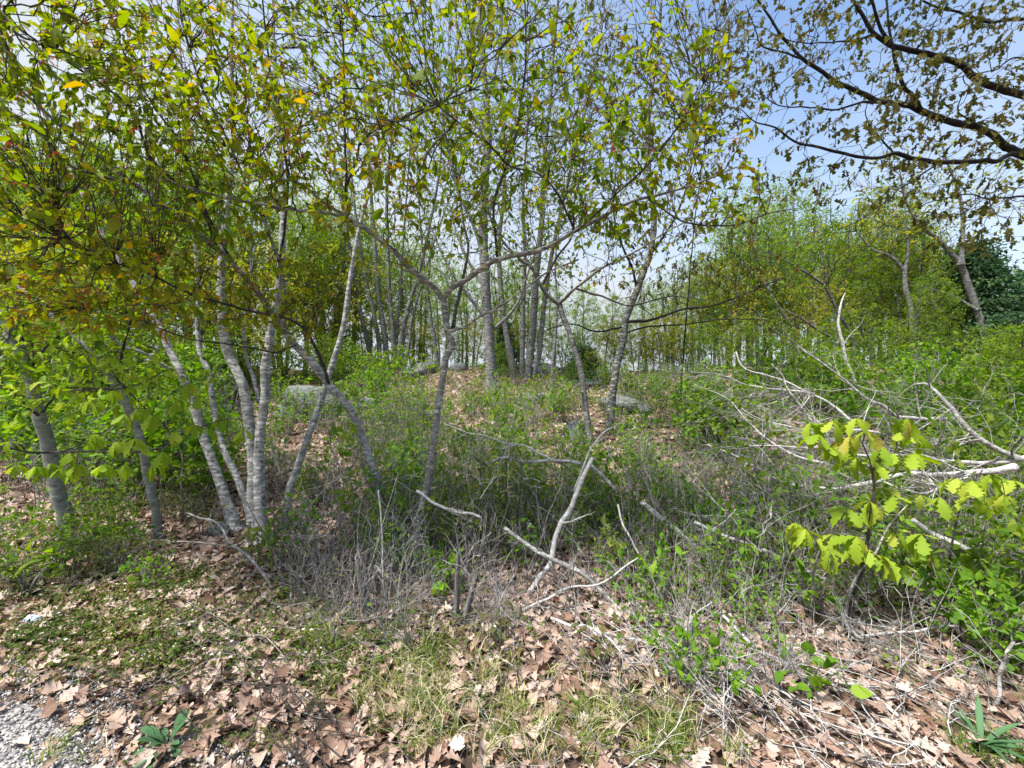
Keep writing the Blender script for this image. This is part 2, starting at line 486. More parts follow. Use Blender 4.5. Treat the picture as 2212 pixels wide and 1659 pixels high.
def put_leaves(root, base, key, mat, tmpl, pos, B, sc, tint, n_single=0, part='leaf', rest='foliage', libtmpl=None):
    """the leaves that show largest become parts of their own, the others one foliage part"""
    pos = np.asarray(pos)
    if len(pos) == 0: return
    base = np.asarray(base, float)
    d = np.maximum(pos[:, 1], .05)
    u = pos[:, 0] / d * F; v = -(pos[:, 2] - EYE) / d * F
    inv = (np.abs(u) < 1106) & (np.abs(v) < 830) & (pos[:, 1] > .3)
    score = np.where(inv, sc / np.linalg.norm(pos - np.array([0, 0, EYE]), axis=1), 0)
    order = np.argsort(-score)
    pick = order[:n_single]
    pick = pick[score[pick] > 0] if n_single else pick
    rem = np.setdiff1d(np.arange(len(pos)), pick)
    if len(pick):
        lib, nj, nt = single_meshes(key, mat, libtmpl or tmpl, part)
        for q, i in enumerate(pick):
            j = q % nj
            t = min(nt - 1, int(tint[i] * nt))
            o = bpy.data.objects.new(part, lib[j * nt + t][2])
            COL.objects.link(o)
            o.parent = root
            Mx = Matrix(np.vstack([np.hstack([B[i] * sc[i], (pos[i] - base)[:, None]]), [0, 0, 0, 1]]).tolist())
            o.matrix_basis = Mx
    if len(rem):
        me = leaves_mesh(rest, mat, tmpl, pos[rem], B[rem], sc[rem], tint[rem], base)
        o = link(rest, me, root)
        o['kind'] = 'stuff'

# ------------------------------------------------------------------ growing crowns
def grow(nodes, ndir, targets, bf=.35, upb=.0, maxlen=None):
    """Join every target to the nearest part of the tree (balanced minimum spanning tree). Returns parents etc."""
    S, Mn = len(nodes), len(targets)
    X = np.vstack([nodes, targets])
    path = np.zeros(S + Mn)
    par = np.full(S + Mn, -1)
    T = targets
    diff = T[:, None, :] - nodes[None, :, :]
    dist = np.sqrt((diff ** 2).sum(-1))
    dn = diff[..., 2]
    cost = dist - upb * dn
    # prefer leaving a limb forwards
    cost = cost - .25 * (diff * ndir[None]).sum(-1)
    bi = cost.argmin(1)
    bc = cost[np.arange(Mn), bi]
    bd = dist[np.arange(Mn), bi]
    live = np.ones(Mn, bool)
    order = []
    for _ in range(Mn):
        c = np.where(live, bc, 1e9)
        i = int(c.argmin())
        live[i] = False
        p_ = int(bi[i])
        par[S + i] = p_
        path[S + i] = path[p_] + bd[i]
        order.append(S + i)
        e = nrm(X[S + i] - X[p_])
        df = T - T[i]
        dd = np.sqrt((df ** 2).sum(-1))
        cc = dd + bf * path[S + i] - upb * df[:, 2] - .25 * (df @ e)
        better = live & (cc < bc)
        bi[better] = S + i; bc[better] = cc[better]; bd[better] = dd[better]
    tips = np.ones(S + Mn)
    for k in reversed(order):
        has = tips[k]
        if par[k] >= 0: tips[par[k]] += has
    return X, par, tips, np.array(order), S

def twigs_from(X, par, tips, order, S, ndir, r_tip, power=.42, jit=.06, npt=4):
    c = order; p_ = par[c]
    P0, P1 = X[p_], X[c]
    E = P1 - P0
    L = np.linalg.norm(E, axis=1, keepdims=True)
    ed = E / np.maximum(L, 1e-6)
    pdir = np.zeros_like(X)
    pdir[:S] = ndir
    pdir[c] = ed
    T0 = nrm(pdir[p_] * .55 + ed) * L
    T1 = nrm(ed + rng.normal(0, .25, ed.shape) + np.array([0, 0, .15])) * L
    t = np.linspace(0, 1, npt)[None, :, None]
    C = ((2 * t ** 3 - 3 * t ** 2 + 1) * P0[:, None] + (t ** 3 - 2 * t ** 2 + t) * T0[:, None]
         + (-2 * t ** 3 + 3 * t ** 2) * P1[:, None] + (t ** 3 - t ** 2) * T1[:, None])
    if npt > 2:
        C[:, 1:-1] += rng.normal(0, 1, C[:, 1:-1].shape) * L[:, :, None] * jit
    re = r_tip * tips[c] ** power
    rs = r_tip * np.minimum(tips[c] * 1.3, np.maximum(tips[p_], 1)) ** power
    R = rs[:, None] + (re * .8 - rs)[:, None] * np.linspace(0, 1, npt)[None]
    return C, R, ed

def leaf_frames(C, ed, n_per, spread=.9, hang=.5, upright=1.0):
    """n_per leaves along each curve of C: positions and bases"""
    K, N, _ = C.shape
    t = 1 - .85 * rng.random((K, n_per)) ** 1.7; t[:, 0] = 1.0
    f = t * (N - 1)
    i = np.minimum(f.astype(int), N - 2)
    w = (f - i)[..., None]
    ar = np.arange(K)[:, None]
    pos = (C[ar, i] * (1 - w) + C[ar, i + 1] * w).reshape(-1, 3)
    d = np.repeat(ed, n_per, 0)
    out = nrm(d * .6 + rng.normal(0, spread, d.shape) + np.array([0, 0, -hang]))
    up = nrm(np.array([0, 0, upright]) + rng.normal(0, .55, out.shape))
    return pos, basis(out, up)

class Tree:
    def __init__(self, name, label, cat, base, group=None):
        self.base = np.asarray(base, float)
        self.root = thing(name, label, cat, self.base, group)
        self.nodes, self.ndir, self.nrad = [], [], []
    def limb(self, pts, rad, mat, name='limb', step=.06, amp=.006, sides=8, grow_from=None, flare=False, parent=None):
        pts = np.asarray(pts, float)
        rad = np.interp(np.linspace(0, 1, len(pts)), np.linspace(0, 1, len(rad)), rad)
        p_, r_ = spline(pts, rad, step)
        p_, r_ = wiggle(p_, r_, amp)
        if flare:
            s = np.linalg.norm(p_ - p_[0], axis=1)
            r_ = r_ * (1 + .65 * np.exp(-s / (2.2 * r_[0] + .02)))
        V, f = tubes(p_[None], r_[None], sides)
        ang = np.arange(len(V))
        V = V + rng.normal(0, 1, V.shape) * np.repeat(r_, sides)[:, None] * .05
        o = link(name, mesh_np(name, V - self.base, f, mat), parent or self.root)
        if grow_from is not None:
            k = int(len(p_) * grow_from)
            st = max(1, int(.12 / step))
            d = nrm(np.gradient(p_, axis=0))
            self.nodes.append(p_[k::st]); self.ndir.append(d[k::st]); self.nrad.append(r_[k::st])
        return o
    def crown(self, targets, twig_mat, r_tip=.0028, bf=.35, upb=.15, npt=4, power=.38, jit=.04, name='twig', thick=None):
        nodes = np.vstack(self.nodes); nd = np.vstack(self.ndir)
        X, par, tips, order, S = grow(nodes, nd, np.asarray(targets), bf, upb)
        C, R, ed = twigs_from(X, par, tips, order, S, nd, r_tip, power, jit, npt)
        V, f = tubes(C, R, 3)
        o = link(name, mesh_np(name, V - self.base, f, twig_mat), self.root, 'stuff')
        return C, R, ed, tips[order]

def ell(u, v, d, ru, rv, rd, n):
    """n points in an ellipsoid seen at (u, v) with half-sizes ru, rv in plate units, rd in metres"""
    q = nrm(rng.normal(0, 1, (n, 3))) * rng.uniform(0, 1, (n, 1)) ** (1 / 2.6)
    c = P(u, v, d)
    return c + q * np.array([ru / F * d, rd, rv / F * d])

def box(u0, u1, v0, v1, d0, d1, n):
    d = (d0 ** 2 + (d1 ** 2 - d0 ** 2) * rng.uniform(0, 1, n)) ** .5
    u = rng.uniform(u0, u1, n); v = rng.uniform(v0, v1, n)
    return np.stack([(u - 1106) / F * d, d, EYE - (v - 829.5) / F * d], -1)

def L(pts, d0, d1):
    n = len(pts)
    return np.array([P(u, v, d0 + (d1 - d0) * i / (n - 1)) for i, (u, v) in enumerate(pts)])

def tints(n, lo=0., hi=1., clump=None):
    return np.clip(rng.beta(1.6, 1.6, n) * (hi - lo) + lo, 0, .999)

# ------------------------------------------------------------------ the ground
def axis(lo, hi, fine_lo, fine_hi, step, grow_):
    a = list(np.arange(fine_lo, fine_hi, step))
    s, x = step, fine_hi
    while x < hi: a.append(x); s *= grow_; x += s
    a.append(hi)
    s, x = step, fine_lo - step
    while x > lo: a.insert(0, x); s *= grow_; x -= s
    a.insert(0, lo)
    return np.array(a)
gx = axis(-260, 260, -12, 12, .14, 1.12)
gy = axis(-70, 390, .2, 16, .14, 1.10)
XX, YY = np.meshgrid(gx, gy)
ZZ = hgt(XX, YY)
nx_, ny_ = len(gx), len(gy)
ii, jj = np.meshgrid(np.arange(nx_ - 1), np.arange(ny_ - 1))
q0 = (jj * nx_ + ii).ravel()
ground = link('ground', mesh_np('ground', np.stack([XX, YY, ZZ], -1).reshape(-1, 3), np.stack([q0, q0 + 1, q0 + 1 + nx_, q0 + nx_], -1), M['soil']), None, 'structure')

# gravel verge in the lower corner: the edge of a lane that runs on beside the wood
def gravel_edge(x):                      # y of the edge of the gravel for a given x
    return 1.62 - (x + 1.05) * .36 + .06 * np.sin(5 * x) + .03 * np.sin(13 * x + 1)
vx = np.arange(-30, 1.2, .15)
rows = []
for k, f in enumerate(np.linspace(0, 1, 14)):
    e = gravel_edge(vx)
    y = e - 3.2 * (1 - f)
    rows.append(np.stack([vx, y, hgt(vx, y) + (.008 if k < 13 else -.02)], -1))
G = np.array(rows); a_, b_ = G.shape[:2]
ii, jj = np.meshgrid(np.arange(b_ - 1), np.arange(a_ - 1)); q0 = (jj * b_ + ii).ravel()
link('gravel_path', mesh_np('gravel_path', G.reshape(-1, 3), np.stack([q0, q0 + 1, q0 + 1 + b_, q0 + b_], -1), M['gravel']), None, 'structure')

# ------------------------------------------------------------------ the standing trees one can point to
def leafy(tree, C, ed, tips, key, mat, tmpl, size, n_per, max_tips=4, n_single=0, hang=.5, tlo=0, thi=1, spread=.9, sizevar=.3, upright=1.0, bunch=None):
    m = tips <= max_tips
    pos, B = leaf_frames(C[m], ed[m], n_per, spread, hang, upright)
    n = len(pos)
    sc = size * np.exp(rng.normal(0, sizevar, n))
    # neighbouring leaves share a shade: slow variation through the crown
    w = .5 + .5 * np.sin(pos[:, 0] * 2.1 + 1) * np.sin(pos[:, 1] * 1.7) * np.sin(pos[:, 2] * 2.3 + .5)
    tn = np.clip(tlo + (thi - tlo) * (.35 * w + .65 * rng.beta(1.5, 1.7, n)), 0, .999)
    put_leaves(tree.root, tree.base, key, mat, tmpl, pos, B, sc, tn, n_single)
    return pos

def fluff(tree, pos, mat, name, size, frac, tmpl=DIAM, hang=1.):
    """small red buds or flower tassels among the leaves"""
    k = rng.choice(len(pos), int(len(pos) * frac), replace=False)
    p_ = np.repeat(pos[k], 5, 0) + rng.normal(0, size * .8, (len(k) * 5, 3))
    B = basis(nrm(rng.normal(0, .6, p_.shape) + [0, 0, -hang]), nrm(rng.normal(0, 1, p_.shape)))
    o = link(name, leaves_mesh(name, mat, tmpl, p_, B, size * rng.uniform(.6, 1.3, len(p_)), rng.uniform(0, 1, len(p_)), tree.base), tree.root)
    o['kind'] = 'stuff'

# 1 --- the forked cherry in the middle
T = Tree('cherry_tree', 'crooked forked cherry tree with wide low limbs, in the middle of the clearing', 'tree', hit(893, 1212))
d0 = T.base[1]
trunk = [(893, 1235), (897, 1190), (906, 1130), (916, 1085), (927, 1020), (937, 953), (945, 886), (954, 836), (963, 775), (978, 742), (967, 720), (963, 686), (958, 650)]
T.limb(L(trunk, d0, d0 + .05), [.052, .044, .040, .036, .034, .033, .031, .030, .030, .033, .031, .028, .028], M['cherry'], 'trunk', sides=10, flare=True, amp=.005, step=.04)
tw = M['cherry']
left = [(958, 650), (937, 620), (915, 604), (893, 586), (867, 560), (830, 525), (790, 495), (745, 468)]
T.limb(L(left, d0 + .05, 3.25), [.027, .019], tw, 'limb', grow_from=.3)
T.limb(L([(745, 468), (700, 459), (640, 452), (540, 437), (450, 417), (370, 392), (290, 372)], 3.25, 2.5), [.015, .006], tw, 'limb', grow_from=.1)
T.limb(L([(790, 495), (740, 462), (690, 430), (655, 400), (610, 387), (560, 388), (520, 396)], 3.3, 2.9), [.014, .006], tw, 'limb', grow_from=.1)
T.limb(L([(745, 468), (748, 383), (744, 267), (742, 133), (737, 0), (730, -140)], 3.25, 2.9), [.012, .004], M['twig'], 'limb', grow_from=.1)
T.limb(L([(750, 400), (770, 345), (783, 303), (837, 267), (903, 240), (970, 213), (1030, 190)], 3.2, 2.6), [.010, .004], M['twig'], 'limb', grow_from=.1)
right = [(958, 650), (970, 628), (1003, 606), (1037, 583), (1070, 563), (1107, 552), (1170, 540), (1237, 503), (1304, 467), (1370, 433), (1437, 417), (1510, 395), (1590, 362)]
T.limb(L(right, d0 + .05, 2.7), [.027, .024, .020, .015, .010, .005], tw, 'limb', grow_from=.25)
T.limb(L([(1074, 555), (1067, 440), (1090, 367), (1114, 293), (1128, 200), (1137, 110), (1134, 0), (1130, -120)], 3.4, 2.7), [.011, .004], M['twig'], 'limb', grow_from=.1)
T.limb(L([(1243, 500), (1210, 427), (1170, 380), (1104, 360), (1057, 313), (984, 260), (930, 215)], 3.1, 2.4), [.009, .004], M['twig'], 'limb', grow_from=.1)
T.limb(L([(1240, 503), (1300, 450), (1354, 400), (1420, 333), (1480, 250), (1520, 180)], 3.0, 2.6), [.009, .004], M['twig'], 'limb', grow_from=.1)
T.limb(L([(1400, 425), (1475, 477), (1575, 487), (1655, 463), (1712, 450)], 2.85, 2.3), [.007, .003], M['twig'], 'limb', grow_from=.3)
T.limb(L([(967, 716), (1003, 706), (1030, 686), (1063, 673), (1103, 646), (1137, 620), (1180, 590), (1250, 560)], d0, 3.1), [.013, .006], tw, 'limb', grow_from=.6)
T.limb(L([(976, 716), (985, 660), (1000, 605), (1010, 540), (1000, 470), (985, 380), (960, 280)], d0 + .1, 4.0), [.018, .006], M['twig'], 'limb', grow_from=.4)
tg = np.vstack([ell(1150, 250, 2.9, 420, 300, 1.0, 540), ell(900, 200, 2.8, 300, 330, .9, 400), ell(620, 330, 2.7, 330, 220, .7, 290),
                ell(1400, 330, 2.8, 230, 190, .7, 260), ell(1600, 430, 2.5, 130, 60, .3, 26), ell(1060, 500, 2.9, 420, 90, .8, 60),
                ell(800, 60, 3.0, 500, 240, 1.2, 300)])
C, R, ed, tp = T.crown(tg, M['twig'], r_tip=.0022, bf=.6, upb=.12)
ps = leafy(T, C, ed, tp, 'cherry', M['l_cherry'], OVATE, .046, 5, 6, 300, hang=.55, sizevar=.3)
fluff(T, ps, M['racemes'], 'flower_tassel', .011, .05)
fluff(T, ps, M['red'], 'red_bud', .016, .10)
b = P(912, 602, 3.6)
q = nrm(rng.normal(0, 1, (500, 3)))
link('beard_lichen', leaves_mesh('beard_lichen', M['lichenball'], DIAM, b + q * .035 * rng.uniform(.5, 1.1, (500, 1)), basis(q, nrm(rng.normal(0, 1, q.shape))), np.full(500, .022), rng.uniform(0, 1, 500), T.base), T.root)

# 2 --- the leaning cherry whose boughs fill the upper left
T = Tree('cherry_tree', 'leaning grey cherry tree whose long boughs sweep up to the left over the birch clump', 'tree', hit(838, 1128))
d0 = T.base[1]
T.limb(L([(842, 1150), (836, 1110), (827, 1070), (800, 1000), (768, 905), (737, 860), (710, 830), (675, 785), (640, 750), (612, 715), (590, 680)], d0, 3.75), [.050, .044, .040, .038, .038, .035, .032, .030, .028], M['birch'], 'trunk', sides=10, flare=True)
T.limb(L([(590, 680), (560, 635), (520, 590), (470, 540), (400, 480), (320, 420), (230, 350), (140, 280), (50, 200), (-60, 110)], 3.75, 2.5), [.026, .008], M['cherry'], 'limb', grow_from=.2)
T.limb(L([(710, 828), (697, 790), (680, 750), (664, 716), (625, 690), (560, 676), (480, 655), (400, 630), (320, 590), (230, 560), (120, 500)], 3.9, 2.5), [.015, .005], M['twig'], 'limb', grow_from=.3)
T.limb(L([(612, 715), (618, 640), (600, 560), (570, 480), (533, 400), (490, 300), (433, 180), (397, 60), (380, -60)], 3.7, 2.8), [.016, .005], M['cherry'], 'limb', grow_from=.25)
T.limb(L([(560, 640), (500, 560), (450, 470), (417, 380), (383, 300), (333, 230), (270, 120), (230, 0), (210, -80)], 3.7, 2.7), [.014, .004], M['twig'], 'limb', grow_from=.2)
T.limb(L([(470, 540), (430, 440), (330, 345), (293, 250), (233, 193), (160, 143), (60, 75), (-30, 10)], 3.5, 2.2), [.012, .004], M['twig'], 'limb', grow_from=.2)
T.limb(L([(400, 480), (300, 400), (205, 378), (140, 350), (100, 300), (60, 270), (0, 225), (-80, 160)], 3.3, 2.4), [.016, .006], M['cherry'], 'limb', grow_from=.1)
T.limb(L([(640, 745), (600, 760), (540, 752), (470, 740), (400, 730), (300, 690), (190, 650)], 3.8, 2.7), [.009, .003], M['twig'], 'limb', grow_from=.4)
T.limb(L([(600, 600), (620, 420), (610, 283), (587, 180), (573, 60), (560, -60)], 3.8, 3.1), [.013, .005], M['twig'], 'limb', grow_from=.2)
tg = np.vstack([ell(300, 250, 2.7, 360, 330, .9, 640), ell(120, 420, 2.5, 260, 260, .7, 360), ell(480, 150, 3.0, 330, 260, .9, 430),
                ell(330, 620, 2.9, 330, 110, .6, 260), ell(620, 660, 3.5, 120, 110, .3, 90), ell(100, 80, 2.5, 220, 200, .6, 160), ell(170, 210, 2.15, 260, 240, .3, 110), ell(150, 650, 2.4, 220, 60, .3, 60)])
C, R, ed, tp = T.crown(tg, M['twig'], r_tip=.0022, bf=.7, upb=.12)
ps = leafy(T, C, ed, tp, 'cherry', M['l_cherry'], OVATE, .046, 5, 6, 300, hang=.5, sizevar=.3, tlo=.08)
fluff(T, ps, M['racemes'], 'flower_tassel', .011, .05)
fluff(T, ps, M['red'], 'red_bud', .016, .11)

# 3 --- young oak at the left edge, with its low lobed-leaf branch
T = Tree('oak_tree', 'smooth grey-green young oak trunk with bright lobed leaves on a low dark branch', 'tree', hit(145, 1186))
d0 = T.base[1]
T.limb(L([(148, 1210), (143, 1170), (140, 1116), (123, 1063), (110, 993), (96, 935), (85, 895), (68, 830), (45, 760), (10, 680), (-50, 590), (-110, 480)], d0, d0 - .35), [.058, .052, .050, .047, .044, .042, .038, .03], M['smooth'], 'trunk', sides=10, flare=True)
d1 = d0 - .2
T.limb(L([(110, 977), (160, 975), (220, 976), (300, 976), (350, 966), (370, 943), (352, 915), (333, 900), (300, 868), (262, 830), (240, 800)], d1, 2.9), [.011, .004], M['twig'], 'limb', amp=.002)
T.limb(L([(110, 977), (67, 978), (30, 970), (-20, 960)], d1, 3.1), [.009, .005], M['twig'], 'limb', amp=.002)
T.limb(L([(370, 943), (400, 935), (440, 920), (490, 905), (530, 908)], 2.95, 2.9), [.005, .003], M['twig'], 'limb', amp=.002)
T.limb(L([(86, 900), (60, 880), (20, 840), (-30, 800)], d1, 3.0), [.012, .006], M['twig'], 'limb', grow_from=.1)
T.limb(L([(85, 895), (130, 850), (200, 840), (280, 836), (360, 800)], d1, 2.9), [.010, .004], M['twig'], 'limb', grow_from=.1)
T.limb(L([(60, 800), (110, 740), (180, 690), (250, 600)], d1, 3.2), [.010, .004], M['twig'], 'limb', grow_from=.1)
T.limb(L([(45, 760), (60, 650), (100, 540), (150, 420)], d1, 3.2), [.012, .004], M['twig'], 'limb', grow_from=.1)
tg = np.vstack([ell(80, 830, 3.1, 230, 90, .5, 110), ell(300, 830, 3.0, 170, 70, .4, 60), ell(60, 640, 3.0, 200, 140, .5, 90)])
C, R, ed, tp = T.crown(tg, M['twig'], r_tip=.0016)
whorls = [(35, 1012), (78, 1015), (110, 1008), (150, 985), (165, 1012), (222, 1012), (205, 945), (250, 962), (292, 955), (330, 1012), (205, 868), (270, 812), (240, 852),
          (410, 835), (430, 862), (420, 925), (480, 905), (525, 935), (270, 902), (300, 890), (130, 1020), (270, 1010), (350, 985), (455, 935), (20, 960), (375, 940), (330, 905)]
wp, wb, ws = [], [], []
for u, v in whorls:
    c = P(u, v - 8, rng.uniform(2.85, 3.05))
    n = rng.integers(4, 7)
    a = rng.uniform(0, 6.28) + np.arange(n) * 6.28 / n
    f = nrm(np.stack([np.cos(a), np.sin(a), rng.uniform(-1.5, -.4, n)], -1))
    wp.append(np.tile(c, (n, 1))); wb.append(basis(f, nrm(np.array([0, 0, 1.]) + rng.normal(0, .2, (n, 3))))); ws.append(rng.uniform(.085, .125, n))
m_ = tp <= 3
pos, B = leaf_frames(C[m_], ed[m_], 3, .8, .7)
pos = np.vstack([np.vstack(wp), pos]); B = np.concatenate([np.concatenate(wb), B]); sc = np.concatenate([np.concatenate(ws), rng.uniform(.05, .09, len(B) - sum(map(len, ws)))])
put_leaves(T.root, T.base, 'oak', M['l_oak'], LOBED, pos, B, sc, tints(len(pos), 0, .8), 300)
wc = np.array([P(u, v - 8, 2.95) for u, v in whorls])
# short twigs that carry the whorls
near = np.vstack([L([(110, 977), (300, 976), (370, 943), (333, 900), (262, 830)], d1, 2.9), L([(400, 935), (440, 920), (490, 905), (530, 908)], 2.95, 2.9), L([(67, 978), (30, 970)], 3.2, 3.1)])
near = np.vstack([near[i] + (near[i + 1] - near[i]) * t for i in range(len(near) - 1) for t in (0, .25, .5, .75)])
for c in wc:
    j = np.argmin(((near - c) ** 2).sum(1))
    T.limb([near[j], (near[j] + c) / 2 + [0, 0, .02], c], [.003, .002], M['twig'], 'twig', sides=4, amp=.001)

# 4 --- slim sapling beside it
T = Tree('young_tree', 'slim smooth young tree leaning left between the oak and the birch clump', 'tree', hit(345, 1168))
d0 = T.base[1]
T.limb(L([(348, 1185), (343, 1150), (337, 1110), (320, 1030), (313, 996), (300, 940), (277, 880), (255, 840), (230, 803), (207, 776), (165, 730), (110, 680), (40, 620), (-40, 560)], d0, d0 - .3), [.037, .033, .032, .03, .026, .02, .012], M['smooth'], 'trunk', sides=8, grow_from=.55)
T.limb(L([(255, 840), (262, 770), (280, 700), (300, 620), (330, 500), (350, 380)], d0 - .1, d0 - .4), [.013, .004], M['twig'], 'limb', grow_from=.3)
T.limb(L([(207, 776), (150, 760), (90, 740), (20, 735)], d0 - .1, d0 - .5), [.010, .004], M['twig'], 'limb', grow_from=.3)
tg = np.vstack([ell(180, 600, 3.6, 300, 170, .6, 170), ell(90, 730, 3.4, 200, 90, .5, 140), ell(330, 420, 3.6, 170, 160, .5, 120)])
C, R, ed, tp = T.crown(tg, M['twig'], r_tip=.0016)
leafy(T, C, ed, tp, 'birch', M['l_birch'], OVATE, .060, 4, 5, 200)

# 5 --- the grey birch clump
T = Tree('birch_clump', 'clump of grey white-flecked birch stems leaning apart from one base', 'tree', hit(560, 1168))
d0 = T.base[1]
BT = M['birch']
stems = [
    ([(508, 1150), (500, 1120), (493, 1096), (478, 1050), (460, 1003), (437, 935), (418, 870), (393, 810), (373, 770), (343, 706), (310, 650), (270, 580), (215, 490), (160, 380), (100, 250)], .062, d0 + .2, d0 + .5),
    ([(545, 1140), (533, 1090), (515, 1040), (490, 986), (470, 930), (462, 880), (450, 800), (432, 763), (427, 713), (428, 640), (424, 560), (415, 440), (405, 300), (390, 120), (380, -60)], .042, d0 + .3, d0 + .8),
    ([(552, 1170), (548, 1110), (547, 1050), (545, 990), (536, 900), (521, 823), (495, 770), (483, 713), (478, 646), (478, 580), (488, 480), (498, 380), (503, 260), (500, 120), (505, -60)], .066, d0, d0 + .5),
    ([(570, 1170), (563, 1110), (560, 1020), (562, 930), (572, 863), (574, 790), (582, 740), (597, 650), (609, 550), (612, 430), (604, 320), (598, 200), (590, 60), (590, -80)], .062, d0 - .05, d0 + .5),
    ([(605, 1170), (613, 1130), (620, 1096), (628, 1046), (653, 980), (675, 915), (693, 863), (717, 790), (734, 736), (746, 680), (756, 600), (775, 500), (800, 400), (830, 280), (850, 120)], .050, d0 + .15, d0 + .9),
]
for k, (pts, r0, da, db) in enumerate(stems):
    T.limb(L(pts, da, db), [r0 * .88, r0 * .74, r0 * .68, r0 * .56, r0 * .42, r0 * .2], BT, 'stem', sides=10, flare=True, grow_from=.55, step=.08)
T.limb(L([(367, 797), (330, 775), (300, 758), (260, 743), (215, 705), (170, 650)], d0 + .45, d0), [.02, .008], BT, 'limb', grow_from=.4)
T.limb(L([(560, 870), (548, 820), (530, 760), (528, 700), (540, 600), (545, 480)], d0 + .3, d0 + .5), [.022, .008], BT, 'limb', grow_from=.5)
tg = np.vstack([ell(480, 150, 4.6, 330, 330, 1.0, 380), ell(250, 350, 4.4, 300, 280, .8, 280), ell(420, 560, 4.5, 300, 160, .8, 220), ell(700, 250, 4.8, 200, 280, .8, 180), ell(330, 740, 4.3, 200, 70, .5, 90)])
C, R, ed, tp = T.crown(tg, M['twig'], r_tip=.0018, upb=.25)
leafy(T, C, ed, tp, 'birch', M['l_birch'], OVATE, .050, 3, 5, 200, tlo=.05, thi=.95)

# 6 --- slim forked cherry right of the middle
T = Tree('cherry_tree', 'slim pale-barked cherry sapling that forks above the boulders, right of the thick birch', 'tree', hit(1278, 965))
d0 = T.base[1]
T.limb(L([(1280, 990), (1274, 946), (1268, 900), (1263, 860), (1258, 815), (1243, 760), (1233, 726), (1217, 686), (1208, 655)], d0, d0), [.055, .052, .048, .044, .042], M['birch_far'], 'trunk', flare=True)
T.limb(L([(1208, 657), (1180, 636), (1163, 608), (1150, 580), (1120, 556), (1085, 520), (1060, 470), (1040, 400)], d0, d0 - 1), [.035, .012], M['cherry'], 'limb', grow_from=.3)
T.limb(L([(1209, 655), (1220, 643), (1243, 623), (1277, 596), (1310, 573), (1370, 545), (1440, 500), (1500, 470)], d0, d0 - 1), [.034, .010], M['cherry'], 'limb', grow_from=.3)
T.limb(L([(1170, 620), (1200, 560), (1235, 510), (1240, 440), (1260, 350), (1275, 230)], d0, d0 - .8), [.022, .006], M['twig'], 'limb', grow_from=.2)
T.limb(L([(1243, 623), (1300, 640), (1360, 660), (1450, 640), (1530, 650)], d0, d0 - .8), [.018, .006], M['twig'], 'limb', grow_from=.3)
tg = np.vstack([ell(1230, 400, 5.8, 260, 220, 1.2, 380), ell(1380, 540, 5.8, 200, 110, .9, 160)])
C, R, ed, tp = T.crown(tg, M['twig'], r_tip=.0028)
leafy(T, C, ed, tp, 'cherry', M['l_cherry'], OVATE, .06, 2, 4, 60)

# 7 --- dark lichened tree on the right of the clearing
T = Tree('oak_tree', 'dark lichen-crusted tree leaning right with thin level branches, edge of the clearing', 'tree', hit(1318, 935))
d0 = T.base[1]
T.limb(L([(1314, 960), (1317, 920), (1323, 853), (1330, 803), (1342, 753), (1350, 696), (1361, 660), (1377, 626), (1390, 586), (1403, 553), (1413, 480), (1405, 400), (1398, 300), (1410, 180), (1425, 60), (1430, -60)], d0, d0), [.075, .070, .066, .062, .056, .045, .03, .018], M['lichen'], 'trunk', flare=True, grow_from=.55, sides=10)
T.limb(L([(1352, 696), (1410, 690), (1475, 668), (1540, 660), (1620, 630), (1690, 600)], d0, d0 - .8), [.028, .008], M['oak'], 'limb', grow_from=.2)
T.limb(L([(1346, 720), (1400, 706), (1480, 700), (1560, 690), (1650, 690)], d0, d0 - .5), [.018, .006], M['oak'], 'limb', grow_from=.2)
T.limb(L([(1346, 706), (1290, 716), (1235, 700), (1180, 712)], d0, d0 - .5), [.020, .008], M['oak'], 'limb', grow_from=.3)
T.limb(L([(1377, 626), (1366, 580), (1340, 520), (1325, 450), (1330, 350), (1310, 240)], d0, d0 - .4), [.025, .006], M['oak'], 'limb', grow_from=.2)
T.limb(L([(1400, 555), (1440, 500), (1475, 430), (1500, 330), (1530, 200), (1545, 60)], d0, d0 - .4), [.025, .006], M['oak'], 'limb', grow_from=.2)
tg = np.vstack([ell(1420, 220, 7.2, 230, 300, 1.5, 700), ell(1500, 560, 6.9, 240, 120, .8, 300), ell(1530, 130, 7.2, 110, 240, 1.0, 160)])
C, R, ed, tp = T.crown(tg, M['oak'], r_tip=.0032, upb=.25)
leafy(T, C, ed, tp, 'oakb', M['l_oakbrown'], LOBLO, .075, 3, 4, 100, hang=1.1)

# 8 --- thick birch on the crest
T = Tree('birch_tree', 'thick straight grey birch trunk standing alone on the crest of the bank', 'tree', hit(1062, 845))
d0 = T.base[1]
T.limb(L([(1064, 860), (1062, 830), (1058, 760), (1055, 700), (1050, 640), (1046, 560), (1043, 480), (1046, 400), (1054, 310), (1050, 220), (1042, 110), (1036, 0), (1040, -120)], d0, d0), [.155, .135, .13, .125, .12, .10, .085, .06, .03], M['birch_far'], 'trunk', flare=True, grow_from=.4, sides=12, step=.12)
for pts in ([(1050, 690), (1020, 650), (990, 610), (960, 560), (935, 500), (900, 420)], [(1054, 720), (1090, 690), (1120, 650), (1140, 590), (1170, 500), (1180, 380)],
            [(1046, 560), (1020, 480), (985, 400), (960, 280), (950, 160)], [(1044, 470), (1080, 400), (1110, 300), (1130, 190), (1150, 60)],
            [(1046, 620), (1010, 560), (985, 500), (970, 440), (930, 340)], [(1052, 330), (1020, 220), (990, 90), (980, -20)], [(1050, 230), (1075, 130), (1090, 0)]):
    T.limb(L(pts, d0, d0 - rng.uniform(-1, 1)), [.05, .012], M['birch_far'], 'limb', grow_from=.25, step=.12)
